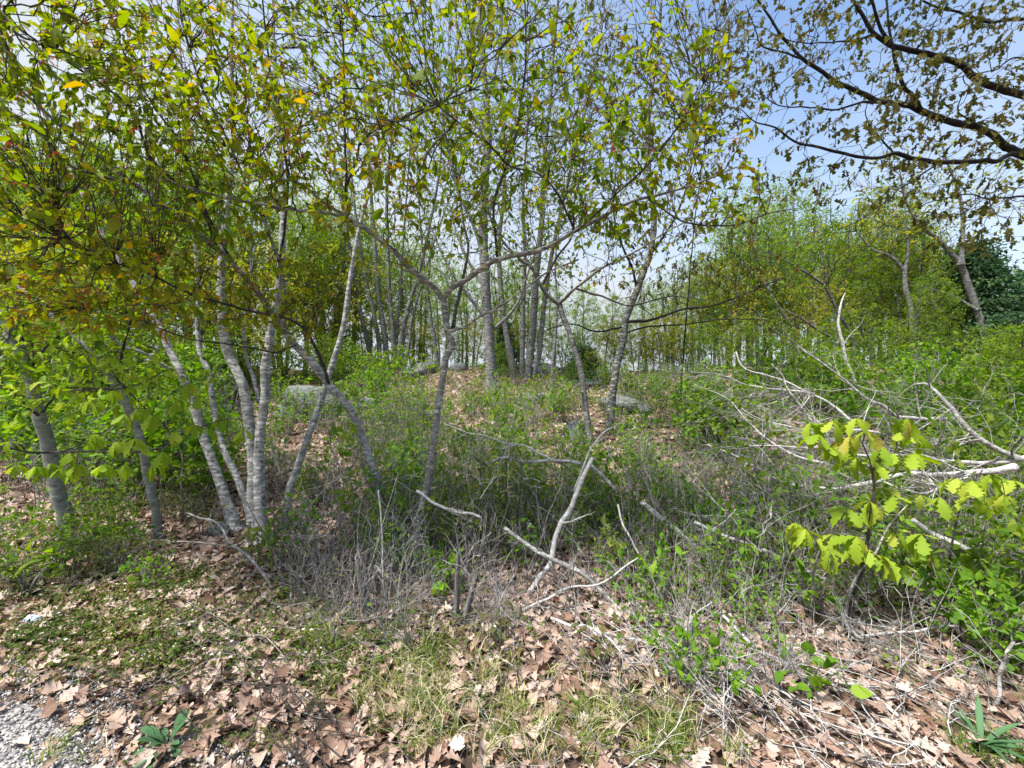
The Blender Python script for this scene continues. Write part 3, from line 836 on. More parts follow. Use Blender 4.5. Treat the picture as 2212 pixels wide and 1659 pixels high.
tg = np.vstack([ell(1040, 230, d0, 270, 330, 2.0, 950), ell(1040, 540, d0, 210, 170, 1.5, 300)])
C, R, ed, tp = T.crown(tg, M['twig'], r_tip=.0045, upb=.35)
leafy(T, C, ed, tp, 'birch', M['l_birch'], DIAM, .07, 4, 4, 0, tlo=.0, thi=.7)

# 9 --- trunks behind it
def stems_tree(name, label, base_uv, stems, crown, mat, twig, leafm, lsize, tmpl=DIAM, r_tip=.005, n_per=4, upb=.3, thi=.9, group=None, cat='tree'):
    T = Tree(name, label, cat, hit(*base_uv), group)
    d = T.base[1]
    for pts, r in stems:
        T.limb(L(pts, d, d + rng.uniform(-.4, .4)), [r, r * .85, r * .7, r * .45, r * .2], mat, 'stem', flare=True, grow_from=.35, step=.14)
    if crown:
        tg = np.vstack([ell(u, v, d + dd, ru, rv, rd, n) for (u, v, dd, ru, rv, rd, n) in crown])
        C, R, ed, tp = T.crown(tg, twig, r_tip=r_tip, upb=upb, npt=3)
        leafy(T, C, ed, tp, name, leafm, tmpl, lsize, n_per, 4, 0, thi=thi)
    return T

stems_tree('birch_clump', 'tight clump of dark grey trunks just behind the thick birch', (1130, 818), [
    ([(1140, 840), (1142, 790), (1150, 720), (1155, 650), (1160, 580), (1170, 480), (1175, 360), (1190, 200), (1205, 0)], .135),
    ([(1112, 835), (1105, 780), (1090, 700), (1082, 620), (1078, 520), (1090, 400), (1085, 200), (1080, 0)], .10),
    ([(1128, 840), (1128, 760), (1130, 680), (1134, 560), (1130, 420), (1140, 250), (1135, 50)], .08),
    ([(1150, 830), (1165, 760), (1175, 660), (1190, 560), (1215, 440), (1250, 300), (1290, 120), (1310, -20)], .08)],
    [(1150, 260, 0, 230, 330, 2., 800), (1250, 160, 0, 160, 230, 1.5, 360), (1140, 600, 0, 130, 140, 1.5, 170)], M['birch_far'], M['twig'], M['l_oakbrown'], .085)
stems_tree('birch_clump', 'grove of many slender grey stems left of the forked cherry, on the crest', (835, 805), [
    ([(862, 815), (866, 740), (878, 680), (893, 630), (908, 580), (930, 480), (950, 360), (960, 200)], .09),
    ([(850, 815), (850, 730), (842, 640), (838, 540), (836, 400), (850, 250), (850, 80)], .085),
    ([(838, 815), (830, 720), (818, 640), (810, 540), (800, 400), (790, 250), (780, 80)], .10),
    ([(822, 815), (818, 740), (812, 700), (790, 600), (770, 480), (755, 330), (740, 150)], .08),
    ([(806, 815), (795, 740), (775, 660), (760, 560), (735, 420), (700, 260), (670, 100)], .09),
    ([(870, 812), (885, 740), (890, 690), (915, 600), (945, 500), (990, 380)], .06),
    ([(845, 815), (856, 740), (862, 660), (870, 540), (880, 400), (890, 240)], .06)],
    [(840, 300, 0, 270, 330, 2.5, 950), (800, 600, 0, 210, 170, 1.5, 420)], M['birch_far'], M['twig'], M['l_birch'], .08)
stems_tree('young_tree', 'thin dark trunk on the crest between the grove and the thick birch', (946, 805), [
    ([(946, 812), (942, 770), (938, 730), (931, 690), (925, 640), (915, 560), (905, 440), (900, 300)], .075)],
    [(910, 380, 0, 120, 200, 1.2, 160)], M['lichen'], M['twig'], M['l_birch'], .08)
stems_tree('young_tree', 'thin pale sapling trunk between the thick birch and the slim cherry', (1190, 838), [
    ([(1190, 850), (1193, 800), (1200, 720), (1203, 650), (1200, 560), (1215, 440), (1225, 300)], .045)],
    [(1215, 400, 0, 90, 160, .9, 90)], M['birch_far'], M['twig'], M['l_pale'], .07)
stems_tree('young_tree', 'thin dark sapling at the edge of the leafy slope right of the lichened tree', (1470, 905), [
    ([(1468, 920), (1472, 820), (1480, 720), (1488, 620), (1500, 480), (1520, 330), (1535, 180), (1560, 20)], .018)],
    [(1520, 200, 0, 110, 230, 1., 150)], M['oak'], M['oak'], M['l_oakbrown'], .08, LOBLO)

# 10 --- trees of the right-hand wood that stand out
stems_tree('oak_tree', 'leaning dark tree with a flared base and a bare bent trunk, before the dark pine', (2148, 800), [
    ([(2150, 815), (2142, 793), (2132, 750), (2125, 715), (2110, 670), (2092, 620), (2075, 573), (2052, 545), (2025, 515), (1990, 490), (1960, 440), (1945, 380)], .125),
    ([(2075, 573), (2080, 500), (2072, 420), (2040, 330), (2025, 250)], .06),
    ([(2110, 670), (2060, 640), (2000, 620), (1940, 600)], .04)],
    [(2010, 400, 0, 200, 130, 1.5, 200), (2100, 450, 0, 130, 70, 1., 60)], M['birch_far'], M['oak'], M['l_pale'], .10)
stems_tree('young_tree', 'grey trunk bending left above the fallen branches in the right-hand wood', (1975, 800), [
    ([(1976, 815), (1972, 753), (1970, 700), (1966, 660), (1955, 620), (1952, 586), (1930, 560), (1905, 545), (1885, 540), (1850, 500)], .085),
    ([(1953, 590), (1962, 540), (1955, 470), (1960, 400)], .045)],
    [(1900, 500, 0, 150, 90, 1.2, 200), (1960, 470, 0, 110, 90, 1.2, 120)], M['birch_far'], M['oak'], M['l_pale'], .09)
stems_tree('young_tree', 'forking grey branchy tree whose boughs arch over the fallen dead branches', (1864, 850), [
    ([(1864, 862), (1850, 780), (1838, 720), (1812, 680), (1795, 640), (1775, 612), (1735, 585), (1700, 565), (1660, 545)], .05),
    ([(1700, 690), (1680, 660), (1650, 610), (1625, 580), (1595, 553)], .03),
    ([(1808, 735), (1770, 715), (1735, 690), (1705, 676), (1690, 665)], .03)],
    [(1690, 560, 0, 170, 90, 1.2, 160)], M['lichen'], M['oak'], M['l_birch'], .08)
T = Tree('birch_tree', 'dead white birch snag with peeling bark rising through the fallen branches', 'tree', hit(1872, 905))
d0 = T.base[1]
T.limb(L([(1874, 935), (1868, 880), (1850, 830), (1835, 800), (1825, 770), (1820, 740), (1811, 703), (1814, 670), (1820, 645), (1826, 632)], d0, d0 - .2), [.040, .036, .033, .03, .026, .016, .006], bark_mat('white_birch_bark', (.62, .62, .60), (.08, .075, .07), (.75, .75, .73), .4, sc=(9, 9, 30)), 'trunk')
for pts in ([(1822, 745), (1840, 720), (1860, 700), (1868, 680)], [(1812, 690), (1800, 675), (1790, 655)], [(1850, 830), (1880, 812), (1905, 800)]):
    T.limb(L(pts, d0 - .1, d0 - .3), [.015, .004], M['deadlichen'], 'limb')

# 11 --- the big oak whose limbs come in from the right
T = Tree('oak_tree', 'big dark-limbed oak reaching in overhead from the right with small bronze leaves', 'tree', (8.6, 4.9, float(hgt(8.6, 4.9))))
tx = lambda z: np.array([8.6 - .1 * z, 4.9, z])
T.limb([tx(-.1), tx(1), tx(2.4), tx(3.6), tx(5), tx(7), tx(9)], [.24, .21, .19, .16, .13, .08], M['oak'], 'trunk', sides=12, flare=True, step=.15, grow_from=.5)
OK_ = M['oak']
def oak_limb(px, da, db, r0, r1, root_z=None, gf=.15, name='limb'):
    pts = L(px, da, db)
    r0, r1 = r0 * .8, r1 * .7
    if root_z is not None:
        pts = np.vstack([tx(root_z), (tx(root_z) + pts[0]) / 2 + [0, 0, .12], pts])
    return T.limb(pts, np.linspace(r0, r1, 6), OK_, name, grow_from=gf, step=.07, amp=.012)
l1 = [(2212, 330), (2175, 317), (2142, 290), (2075, 267), (1995, 243), (1968, 230), (1902, 220), (1858, 200), (1808, 177), (1768, 150), (1735, 127), (1692, 82), (1665, 40), (1642, 8), (1620, -30)]
l2 = [(2212, 207), (2158, 193), (2108, 167), (2058, 130), (1968, 110), (1922, 97), (1888, 70), (1862, 30), (1842, 0), (1810, -50)]
oak_limb(l1, 5.0, 4.6, .060, .010, 3.9)
oak_limb(l2, 4.9, 4.6, .058, .016, 4.7)
oak_limb([(1992, 240), (1975, 212), (1958, 193), (1942, 160), (1932, 120), (1925, 83), (1918, 40), (1912, -30)], 4.85, 4.6, .030, .014)
oak_limb([(2212, 338), (2142, 348), (2025, 350), (1958, 337), (1928, 332), (1885, 342), (1825, 333), (1768, 318), (1718, 307), (1675, 277), (1632, 263), (1600, 235)], 4.8, 4.2, .042, .006, 3.5)
oak_limb([(2025, 352), (1992, 377), (1942, 410), (1895, 450), (1850, 480), (1800, 500)], 4.7, 4.3, .014, .004)
oak_limb([(1902, 219), (1860, 222), (1800, 236), (1740, 232), (1682, 228), (1640, 200)], 4.75, 4.3, .018, .005)
oak_limb([(1888, 76), (1830, 90), (1775, 92), (1710, 88), (1650, 60)], 4.7, 4.4, .014, .004)
oak_limb([(1735, 127), (1690, 112), (1645, 100), (1630, 60), (1612, 10)], 4.6, 4.4, .014, .005)
oak_limb([(1922, 96), (1900, 50), (1885, 0), (1880, -60)], 4.7, 4.5, .024, .012)
oak_limb([(1930, 330), (1895, 290), (1880, 270), (1868, 240), (1880, 210)], 4.6, 4.2, .012, .004)
oak_limb([(2115, 285), (2100, 262), (2070, 240), (2080, 200)], 4.9, 4.5, .016, .006)
oak_limb([(2212, 40), (2140, 50), (2080, 30), (2010, 10), (1950, -30)], 4.9, 4.7, .03, .010, 5.6)
oak_limb([(2212, 130), (2150, 150), (2080, 165), (1990, 185)], 4.7, 4.2, .016, .004, 4.4)
oak_limb([(2212, 425), (2150, 432), (2080, 420), (2000, 440), (1930, 470)], 4.6, 4.2, .018, .004, 3.2)
tg = np.vstack([ell(1700, 110, 4.3, 150, 150, .7, 150), ell(1850, 280, 4.4, 260, 190, .8, 230), ell(2080, 120, 4.6, 190, 170, .9, 270), ell(2120, 330, 4.5, 160, 150, .8, 170),
                ell(1980, 20, 4.6, 280, 110, .8, 240), ell(2140, 470, 4.4, 130, 80, .6, 90)])
C, R, ed, tp = T.crown(tg, OK_, r_tip=.0018, bf=.25, upb=.1)
leafy(T, C, ed, tp, 'oakb', M['l_oakbrown'], LOBLO, .066, 4, 3, 300, hang=1.0, thi=.9)

# ------------------------------------------------------------------ the wood behind, both sides
def ball(c, r, n, p=2.6):
    q = nrm(rng.normal(0, 1, (n, 3))) * rng.uniform(0, 1, (n, 1)) ** (1 / p)
    return np.asarray(c, float) + q * np.asarray(r, float)

def wood_proto(name, label, h, nst, r0, spread, lm, lsize, n, tmpl, bark, twig, low=.3, n_per=5, hang=.4, thi=1.):
    T = Tree(name, label, 'tree', (0, 0, 0), 'trees of the wood behind the clearing')
    tg = []
    for k in range(nst):
        a = rng.uniform(0, 6.28)
        b = np.array([math.cos(a), math.sin(a), 0]) * (.22 if nst > 1 else 0)
        tip = b * 1 + np.array([math.cos(a), math.sin(a), 0]) * spread * rng.uniform(.3, .8)
        pts = [b + (tip - b) * t ** 1.3 + np.array([*rng.normal(0, .06, 2), h * t - .15 * (t == 0)]) for t in np.linspace(0, 1, 7)]
        T.limb(pts, [r0 * rng.uniform(.7, 1.1), r0 * .7, r0 * .25], bark, 'trunk' if nst == 1 else 'stem', step=.25, grow_from=low, flare=True, sides=7)
        tg.append(ball((*tip[:2] * .8, h * (low + 1.02) / 2), (spread, spread, h * (1.08 - low) / 2), n // nst))
    C, R, ed, tp = T.crown(np.vstack(tg), twig, r_tip=.0042, bf=.3, upb=.3, npt=3)
    m = tp <= 4
    pos, B = leaf_frames(C[m], ed[m], n_per, 1., hang)
    pos = pos + rng.normal(0, .07, pos.shape)
    w = .5 + .5 * np.sin(pos[:, 0] * 2.7 + h) * np.sin(pos[:, 1] * 2.3) * np.sin(pos[:, 2] * 1.9)
    put_leaves(T.root, T.base, name, lm, tmpl, pos, B, lsize * np.exp(rng.normal(0, .25, len(pos))), np.clip((.5 * w + .5 * rng.uniform(0, 1, len(pos))) * thi, 0, .999), 0, rest='crown')
    return T.root

WOOD = {
    'b1': wood_proto('birch_tree', 'slender many-stemmed birch with fine fresh green leaves in the wood behind', 6.6, 4, .07, 1.2, M['l_birch'], .072, 600, DIAM, M['birch_far'], M['twig_grey'], .22, 20),
    'b2': wood_proto('birch_tree', 'young single-stemmed birch with a narrow light green crown in the wood behind', 6.0, 1, .075, 1.25, M['l_birch'], .072, 560, DIAM, M['birch_far'], M['twig_grey'], .22, 20),
    'm1': wood_proto('maple_tree', 'low yellow-green maple with loose spring leaves in the wood behind', 5.0, 2, .07, 1.7, M['l_pale'], .11, 380, LOBLO, M['birch_far'], M['twig'], .15, 9),
    'm2': wood_proto('maple_tree', 'bushy green young maple with dense leaves down to the ground', 3.6, 3, .045, 1.3, M['l_birch'], .095, 380, LOBLO, M['twig'], M['twig'], .05, 10),
}
first = dict.fromkeys(WOOD, True)
WOODS = []
def wood(key, u, d, s=1., label=None, v=None):
    x = (u - 1106) / F * d
    loc = (x, d, float(hgt(x, d)) - .02)
    r = WOOD[key]
    if first[key]:
        first[key] = False
        r.location = loc; r.rotation_euler = (0, 0, rng.uniform(0, 6.28)); r.scale = (s, s, s)
        if label: r['label'] = label
    else:
        r = copy_thing(r, loc, rng.uniform(0, 6.28), s)
    WOODS.append((dict(b1='light green many-stemmed birch', b2='light green single-stemmed birch', m1='loose yellow-green maple', m2='bushy green young maple')[key], r))
    return r
R_ = rng.uniform
for u, d, s in [(1500, 17, .75), (1545, 13.5, .62), (1580, 18, 1.05), (1612, 14, .95), (1650, 20, 1.3), (1690, 13, .7), (1728, 16, 1.15), (1765, 22, 1.25), (1800, 13.5, .8), (1835, 18, .95), (1880, 15, 1.1), (1925, 21, 1.4), (1960, 14, .75), (2005, 18, 1.1), (2055, 22, 1.0), (2140, 22, .9), (2210, 23, .95), (2290, 20, .8), (1560, 25, 1.2), (1700, 26, 1.45), (1850, 27, 1.3), (2000, 11.5, .5)]:
    wood('b1' if rng.random() < .5 else 'b2', u, d, s, None)
for u, d, s in [(1560, 14, .8), (1740, 13, .6), (1950, 15, .9), (1900, 17, 1.2)]:
    wood('m1', u, d, s, 'loose yellow-green maple along the edge of the right-hand wood')
for u, d, s in [(1530, 12.5, .5), (1640, 11, .55), (1745, 10.8, .45), (1860, 10.2, .6), (1960, 11.5, .5), (2060, 11.5, .4), (2200, 9, .5), (2260, 8, .55), (1440, 13.5, .4), (1395, 14, .35), (1480, 13, .45)]:
    wood('m2', u, d, s, 'bushy green young maple in front of the right-hand wood')
for u, d, s in [(30, 9, .9), (110, 11, 1.), (190, 9.5, .9), (270, 12, 1.05), (350, 10, .9), (430, 13, 1.1), (520, 11, .95), (600, 14, 1.1), (660, 12, .9), (720, 15, 1.1), (-60, 10, 1.), (240, 16, 1.3), (480, 17, 1.3), (60, 15, 1.3)]:
    wood('b1' if rng.random() < .5 else 'b2', u, d, s, 'light green birch in the left-hand wood behind the clump')
for u, d, s in [(60, 7.5, .7), (160, 8.5, .8), (300, 8, .75), (410, 9, .8), (500, 9.5, .7), (620, 11, .8), (-40, 7, .8), (700, 13, .9)]:
    wood('m1', u, d, s, 'low yellow-green maple filling the left-hand wood')
for u, d, s in [(20, 6.2, .5), (110, 6.6, .45), (200, 6.8, .5), (290, 7.5, .5), (370, 7.2, .45), (440, 8, .5), (530, 9, .5), (620, 9.5, .45), (690, 10, .4), (740, 12.5, .5), (790, 13, .45), (900, 13.6, .35), (1330, 14, .35), (1260, 13.8, .4)]:
    wood('m2', u, d, s, 'bushy green young maple at the foot of the left-hand wood')

for u, d, s in [(755, 16, .95), (800, 18, 1.1), (850, 15, .8), (905, 19, 1.0), (960, 17, .7), (1010, 21, .9), (1075, 18, .75), (1130, 22, 1.0), (1200, 19, .75), (1265, 23, .95), (1330, 20, .7), (1400, 24, .9), (1450, 18, .7), (700, 18, 1.2)]:
    wood('b1' if rng.random() < .6 else 'b2', u, d, s)
for u, d, s in [(860, 13.6, .42), (930, 14, .35), (985, 13.8, .3), (1025, 14.2, .38), (1115, 13.6, .4), (1160, 13.2, .42), (1084, 12.3, .28), (1245, 10.9, .2), (1290, 11.0, .22), (1215, 14, .38), (1300, 13.6, .4), (1375, 13.4, .42), (1425, 13, .42)]:
    wood('m2' if rng.random() < .5 else 'm1', u, d, s)
# conifers
def conifer(name, label, u, d, h, spread, n_wh, group=None):
    x = (u - 1106) / F * d
    T = Tree(name, label, 'tree', (x, d, float(hgt(x, d))), group)
    b = T.base
    T.limb([b + [0, 0, -.1], b + [.02, 0, h * .5], b + [0, 0, h]], [.02 * h, .012 * h, .003 * h], M['lichen'], 'trunk', step=.2, sides=7)
    cs, rs, ed = [], [], []
    for z in np.linspace(.05, .98, n_wh):
        for a in rng.uniform(0, 6.28) + np.arange(7) * 6.28 / 7 + rng.normal(0, .2, 7):
            ln = spread * (1.02 - z) ** .95 * rng.uniform(.6, 1.2)
            t = np.linspace(0, 1, 4)[:, None]
            dr = np.array([math.cos(a), math.sin(a), 0])
            cs.append(b + [0, 0, z * h] + dr * ln * t + np.array([0, 0, 1.]) * ln * (.12 * t - .38 * t ** 2 + .12 * t ** 3))
            rs.append(np.linspace(.012, .003, 4) * h / 4); ed.append(dr)
    C = np.array(cs); ed = np.array(ed)
    V, f = tubes(C, np.array(rs), 3)
    link('bough', mesh_np('bough', V - b, f, M['twig']), T.root)['kind'] = 'stuff'
    n_per = 80
    pos, B = leaf_frames(C, ed, n_per, .45, .2)
    side = nrm(np.cross(np.repeat(ed, n_per, 0), [0, 0, 1.])) * rng.normal(0, .09 * spread, (len(pos), 1)) * 1.6
    pos = pos + side + rng.normal(0, .045, pos.shape)
    put_leaves(T.root, b, name, M['needle'], DIAM, pos, B, max(.07, spread * .045) * np.exp(rng.normal(0, .3, len(pos))), tints(len(pos)), 0, rest='needles')
conifer('pine_tree', 'tall dark blue-green pine in the right-hand wood behind the leaning tree', 2100, 13.6, 4.2, 2.6, 26)
conifer('pine_tree', 'broad dark pine at the right-hand edge of the wood, partly hidden by green bushes', 2225, 14, 3.3, 1.6, 16)
conifer('spruce_tree', 'small dark spruce standing just behind the thick birch on the crest', 1090, 13.2, 1.5, .8, 12)
conifer('spruce_tree', 'low spreading spruce with drooping boughs right of the grey trunks on the crest', 1262, 11.4, 1.0, .95, 10)


# ------------------------------------------------------------------ boulders
def rock(u, v, w, h, label, seed, sink=.42, d=None):
    c = hit(u, v + h * .45) if d is None else P(u, v + h * .45, d)
    d = c[1]
    r = np.random.default_rng(seed)
    n, k = 22, 14
    th = np.arange(n) * 2 * math.pi / n
    ph = np.linspace(0, math.pi, k)
    S = np.stack([np.outer(np.sin(ph), np.cos(th)), np.outer(np.sin(ph), np.sin(th)), np.outer(np.cos(ph), np.ones(n))], -1).reshape(-1, 3)
    disp = np.ones(len(S))
    for _ in range(9):                      # facets: planes that cut the lump
        nv = nrm(r.normal(0, 1, 3)); o = r.uniform(.5, .88)
        dt = S @ nv
        disp = np.where(dt > o * .98, np.minimum(disp, o / np.maximum(dt, .01)), disp)
    disp = disp * (1 + .05 * np.sin(S @ r.normal(0, 4, 3)) + .03 * np.sin(S @ r.normal(0, 9, 3)) + r.normal(0, .012, len(S)))
    wx, hz = w / F * d / 2, h / F * d
    V = S * disp[:, None] * np.array([wx, wx * r.uniform(.7, 1.0), hz * .75])
    i = np.arange(k - 1)[:, None] * n; j = np.arange(n)[None]; j2 = (j + 1) % n
    f = np.stack([i + j, i + n + j, i + n + j2, i + j2], -1).reshape(-1, 4)
    o = link('boulder', mesh_np('boulder', V, f, M['rock']))
    o.location = (c[0], d, float(hgt(c[0], d)) + hz * (.55 - sink))
    o.rotation_euler = (0, 0, r.uniform(-.5, .5))
    return tag(o, label, 'boulder', 'granite boulders on the bank')
rock(680, 862, 150, 84, 'big rounded blue-grey boulder behind the right stem of the birch clump', 1, d=8.2)
rock(803, 865, 62, 32, 'pale flat boulder between the birch clump and the forked cherry', 2)
rock(893, 890, 110, 44, 'grey boulder half buried in leaves left of the forked cherry trunk', 3)
rock(1140, 857, 84, 30, 'lichened boulder with an orange-brown leaf on top, below the thick birch', 4)
rock(1178, 800, 80, 34, 'flat grey boulder beside the drooping spruce on the crest', 5)
rock(1262, 822, 90, 22, 'long low rock ledge right of the drooping spruce', 6)
rock(1243, 930, 62, 52, 'grey boulder at the foot of the slim forked cherry sapling', 7)
rock(1340, 868, 110, 30, 'broad low boulder behind the lichened dark tree', 8)
rock(1045, 865, 34, 22, 'small grey stone at the foot of the thick birch', 9)
rock(990, 792, 40, 22, 'dark rounded rock on the crest left of the thick birch', 10)
rock(905, 792, 90, 34, 'large dark boulder on the crest behind the grove', 11)
rock(478, 1142, 60, 36, 'mossy grey stone at the left foot of the birch clump', 12)
rock(1000, 1060, 70, 40, 'blue-grey stone under the shrubs in front of the forked cherry', 13)
rock(730, 800, 70, 30, 'small pale rock beside the big rounded boulder', 14)
rock(610, 885, 60, 30, 'low grey rock in the shade left of the big boulder', 15)
rock(1390, 880, 44, 20, 'small pale rock right of the lichened dark tree', 16)

# ------------------------------------------------------------------ dead branches, sticks, stumps
def forked(acc, p0, dr, ln, r, depth=0):
    n = 6
    dr = nrm(dr)
    t = np.linspace(0, 1, n)[:, None]
    bend = rng.normal(0, .22, 3)
    pts = p0 + dr * ln * t + bend * ln * t ** 2
    pts[1:] += rng.normal(0, .02 * ln, (n - 1, 3))
    V, f = tubes(pts[None], np.linspace(r, r * .35, n)[None], 4 if depth == 0 else 3)
    acc.add(V, f)
    if depth < 2:
        for k in range(rng.integers(2, 4)):
            i = rng.integers(1, n)
            d2 = nrm(pts[min(i + 1, n - 1)] - pts[i - 1]) + rng.normal(0, .5, 3)
            forked(acc, pts[i], d2, ln * rng.uniform(.3, .6), r * .5, depth + 1)

def dead(label, px, da, db, r0, r1, mat, n_side=5, side=.35, name='fallen_branch', cat='branch', up=.0, lift=0., taper_end=True, group='dead branches on the ground'):
    pts = L(px, da, db)
    for p_ in pts:
        p_[2] = max(p_[2], float(hgt(p_[0], p_[1])) + r0 * .6)
    pts[:, 2] += lift
    base = pts[0].copy()
    root = thing(name, label, cat, base, group)
    if px[0][0] > 1700 and r0 > .011: r0, r1 = r0 * 1.0, r1 * 1.2
    p_, r_ = spline(pts, np.linspace(r0, r1, len(pts)), .05)
    p_, r_ = wiggle(p_, r_, .007)
    if taper_end:
        p_ = np.vstack([p_[:1] - (p_[1] - p_[0]) * .08, p_, p_[-1:] + (p_[-1] - p_[-2]) * .1])
        r_ = np.concatenate([[r_[0] * .15], r_, [r_[-1] * .15]])
    V, f = tubes(p_[None], r_[None], 7)
    link('limb', mesh_np('limb', V - base, f, mat), root)
    tang = nrm(np.gradient(p_, axis=0))
    for k in range(n_side):
        i = int(rng.uniform(.12, .97) * (len(p_) - 1))
        acc = Acc()
        dr = tang[i] * rng.uniform(.3, .9) + rng.normal(0, .65, 3) + np.array([0, 0, up])
        forked(acc, p_[i], dr, side * rng.uniform(.5, 1.3), max(.0022, min(r_[i] * .5, .009)))
        link('side_branch', acc.mesh('side_branch', mat if k % 3 == 0 else M['twig_grey'], base), root)
    return root
D, DL = M['dead'], M['deadlichen']
dead('long bleached bough curving low across the fallen tangle, lowest of the long boughs', [(2195, 1008), (2158, 1016), (2092, 1023), (2020, 1026), (1958, 1025), (1875, 1043), (1808, 1056), (1742, 1050), (1692, 1043), (1635, 1010), (1585, 983), (1530, 962)], 3.3, 4.3, .030, .005, D, 16, .6)
dead('second bleached bough lying just above the lowest one at the right edge', [(2240, 985), (2150, 1000), (2042, 996), (1950, 985), (1852, 983), (1780, 968), (1715, 966), (1640, 962), (1575, 968)], 3.5, 4.6, .022, .004, D, 15, .55)
dead('bleached branch sloping up left to a fan of fine twigs over the tangle', [(2060, 905), (1990, 903), (1942, 901), (1908, 876), (1872, 863), (1835, 830), (1775, 783), (1740, 760), (1722, 746)], 3.9, 4.3, .022, .004, DL, 11, .5)
dead('straight pale branch sloping up left across the white snag', [(1840, 908), (1828, 900), (1795, 873), (1735, 843), (1675, 816), (1608, 796), (1590, 760)], 4.3, 4.7, .018, .005, D, 11, .5)
dead('dark dead branch with pale upper side falling steeply below the snag', [(1765, 925), (1748, 900), (1705, 846), (1690, 810), (1668, 786)], 4.3, 4.6, .014, .004, DL, 5, .35)
dead('grey branch reaching level to the left with a spray of thin twigs', [(1760, 850), (1702, 843), (1655, 838), (1608, 830), (1558, 810), (1492, 803)], 4.4, 4.9, .015, .004, DL, 14, .5)
dead('lichen-covered dead log hanging down at the right edge above the bleached boughs', [(2200, 992), (2185, 983), (2125, 953), (2085, 920), (2048, 873), (2020, 845), (1995, 828), (1970, 832)], 3.5, 4.0, .026, .008, DL, 11, .5)
dead('thin bleached branch looping under the young oak leaves on the right', [(2090, 1030), (2040, 1050), (1990, 1065), (1930, 1050), (1900, 1035)], 3.2, 3.6, .012, .004, D, 5, .3)
dead('pale branch under the fan of twigs, ending in a lichen knot', [(1900, 935), (1830, 930), (1760, 935), (1700, 920), (1640, 905), (1600, 880)], 4.0, 4.6, .013, .003, D, 13, .5)
dead('fine grey bough sweeping from the tangle toward the leafy slope', [(1780, 1000), (1720, 985), (1660, 950), (1610, 905), (1570, 860), (1500, 830)], 4.1, 5.0, .012, .003, D, 15, .55)
dead('pale debarked pole propped upright in the middle of the shrubs', [(1130, 1310), (1140, 1292), (1164, 1250), (1187, 1216), (1200, 1166), (1212, 1130), (1230, 1100), (1257, 1035), (1282, 990)], 2.95, 3.3, .021, .018, D, 1, .2)
dead('slender white branch rising behind the propped pole', [(1240, 1060), (1260, 1010), (1277, 968), (1303, 936), (1330, 920), (1350, 905)], 3.5, 3.7, .012, .004, D, 2, .2)
dead('level black and white lichened branch between the forked cherry and the pole', [(1032, 1003), (1060, 996), (1087, 990), (1137, 998), (1203, 994), (1262, 1004), (1287, 1014), (1330, 1060)], 3.8, 3.6, .017, .015, DL, 4, .3)
dead('crooked pale branch rising left from the level lichened branch', [(1200, 994), (1168, 980), (1130, 962), (1100, 960), (1050, 942), (1010, 935), (960, 915)], 3.7, 4.0, .012, .004, D, 4, .3)
dead('long dark half-rotted stick sloping across the leaf litter below the pole', [(1090, 1140), (1160, 1190), (1260, 1240), (1330, 1310), (1385, 1360), (1415, 1385)], 3.1, 2.55, .016, .020, DL, 3, .25)
dead('thick rotten grey log sloping down right with a pale broken end', [(1385, 1085), (1440, 1130), (1500, 1180), (1560, 1235), (1620, 1285), (1655, 1310)], 3.7, 2.9, .026, .034, DL, 3, .3, name='fallen_log', cat='log')
dead('straight weathered pole sloping right through the green shoots', [(1500, 1128), (1545, 1148), (1592, 1166), (1675, 1200), (1742, 1232), (1800, 1260)], 3.3, 2.9, .014, .012, D, 3, .25)
dead('white debarked pole at the right edge behind the lobed oak leaves', [(1970, 1122), (2010, 1150), (2058, 1173), (2142, 1216), (2212, 1263), (2260, 1290)], 2.8, 2.5, .017, .020, D, 3, .25)
dead('long grey stick running down to the bottom of the brush pile', [(1555, 1323), (1590, 1355), (1625, 1393), (1708, 1443), (1758, 1490), (1825, 1550), (1880, 1610), (1918, 1655)], 2.6, 1.75, .010, .010, D, 5, .3)
dead('curved grey stick right of the brush pile ending at the bottom edge', [(1788, 1466), (1830, 1478), (1875, 1493), (1942, 1550), (1990, 1605), (2035, 1655)], 2.2, 1.72, .009, .009, D, 4, .25)
dead('level grey stick crossing the top of the brush pile', [(1565, 1513), (1600, 1500), (1642, 1493), (1700, 1488), (1758, 1486), (1800, 1500)], 2.15, 2.1, .008, .006, D, 4, .2)
dead('forked pale twig arching over the middle of the brush pile', [(1820, 1325), (1835, 1360), (1880, 1390), (1930, 1430), (1990, 1475), (2040, 1500)], 2.5, 2.3, .009, .005, D, 5, .3)
dead('long grey branch from the brush pile toward the right edge', [(1690, 1420), (1770, 1395), (1860, 1375), (1950, 1365), (2060, 1350), (2150, 1345)], 2.5, 2.4, .009, .007, D, 5, .3)
dead('thin stick leaning over the leaves at the far right', [(2130, 1610), (2150, 1520), (2165, 1440), (2190, 1380), (2215, 1330)], 1.9, 2.2, .010, .006, M['twig_grey'], 3, .25)
dead('bleached stick slanting through the grass at the bottom', [(1455, 1600), (1490, 1565), (1520, 1540), (1545, 1510), (1560, 1480)], 1.85, 2.05, .009, .008, D, 1, .2)
dead('pale twig lying among the leaves below the brush pile', [(1725, 1630), (1755, 1617), (1790, 1614), (1835, 1620)], 1.78, 1.78, .007, .005, D, 3, .2)
dead('dark twig lying on the leaves beside the gravel', [(380, 1365), (420, 1400), (455, 1430), (520, 1450), (575, 1480)], 2.45, 2.15, .008, .006, M['twig_grey'], 6, .25)
dead('second dark twig lying on the leaves below the first', [(360, 1470), (400, 1490), (440, 1515), (490, 1530)], 2.1, 2.0, .006, .005, M['twig_grey'], 4, .2)
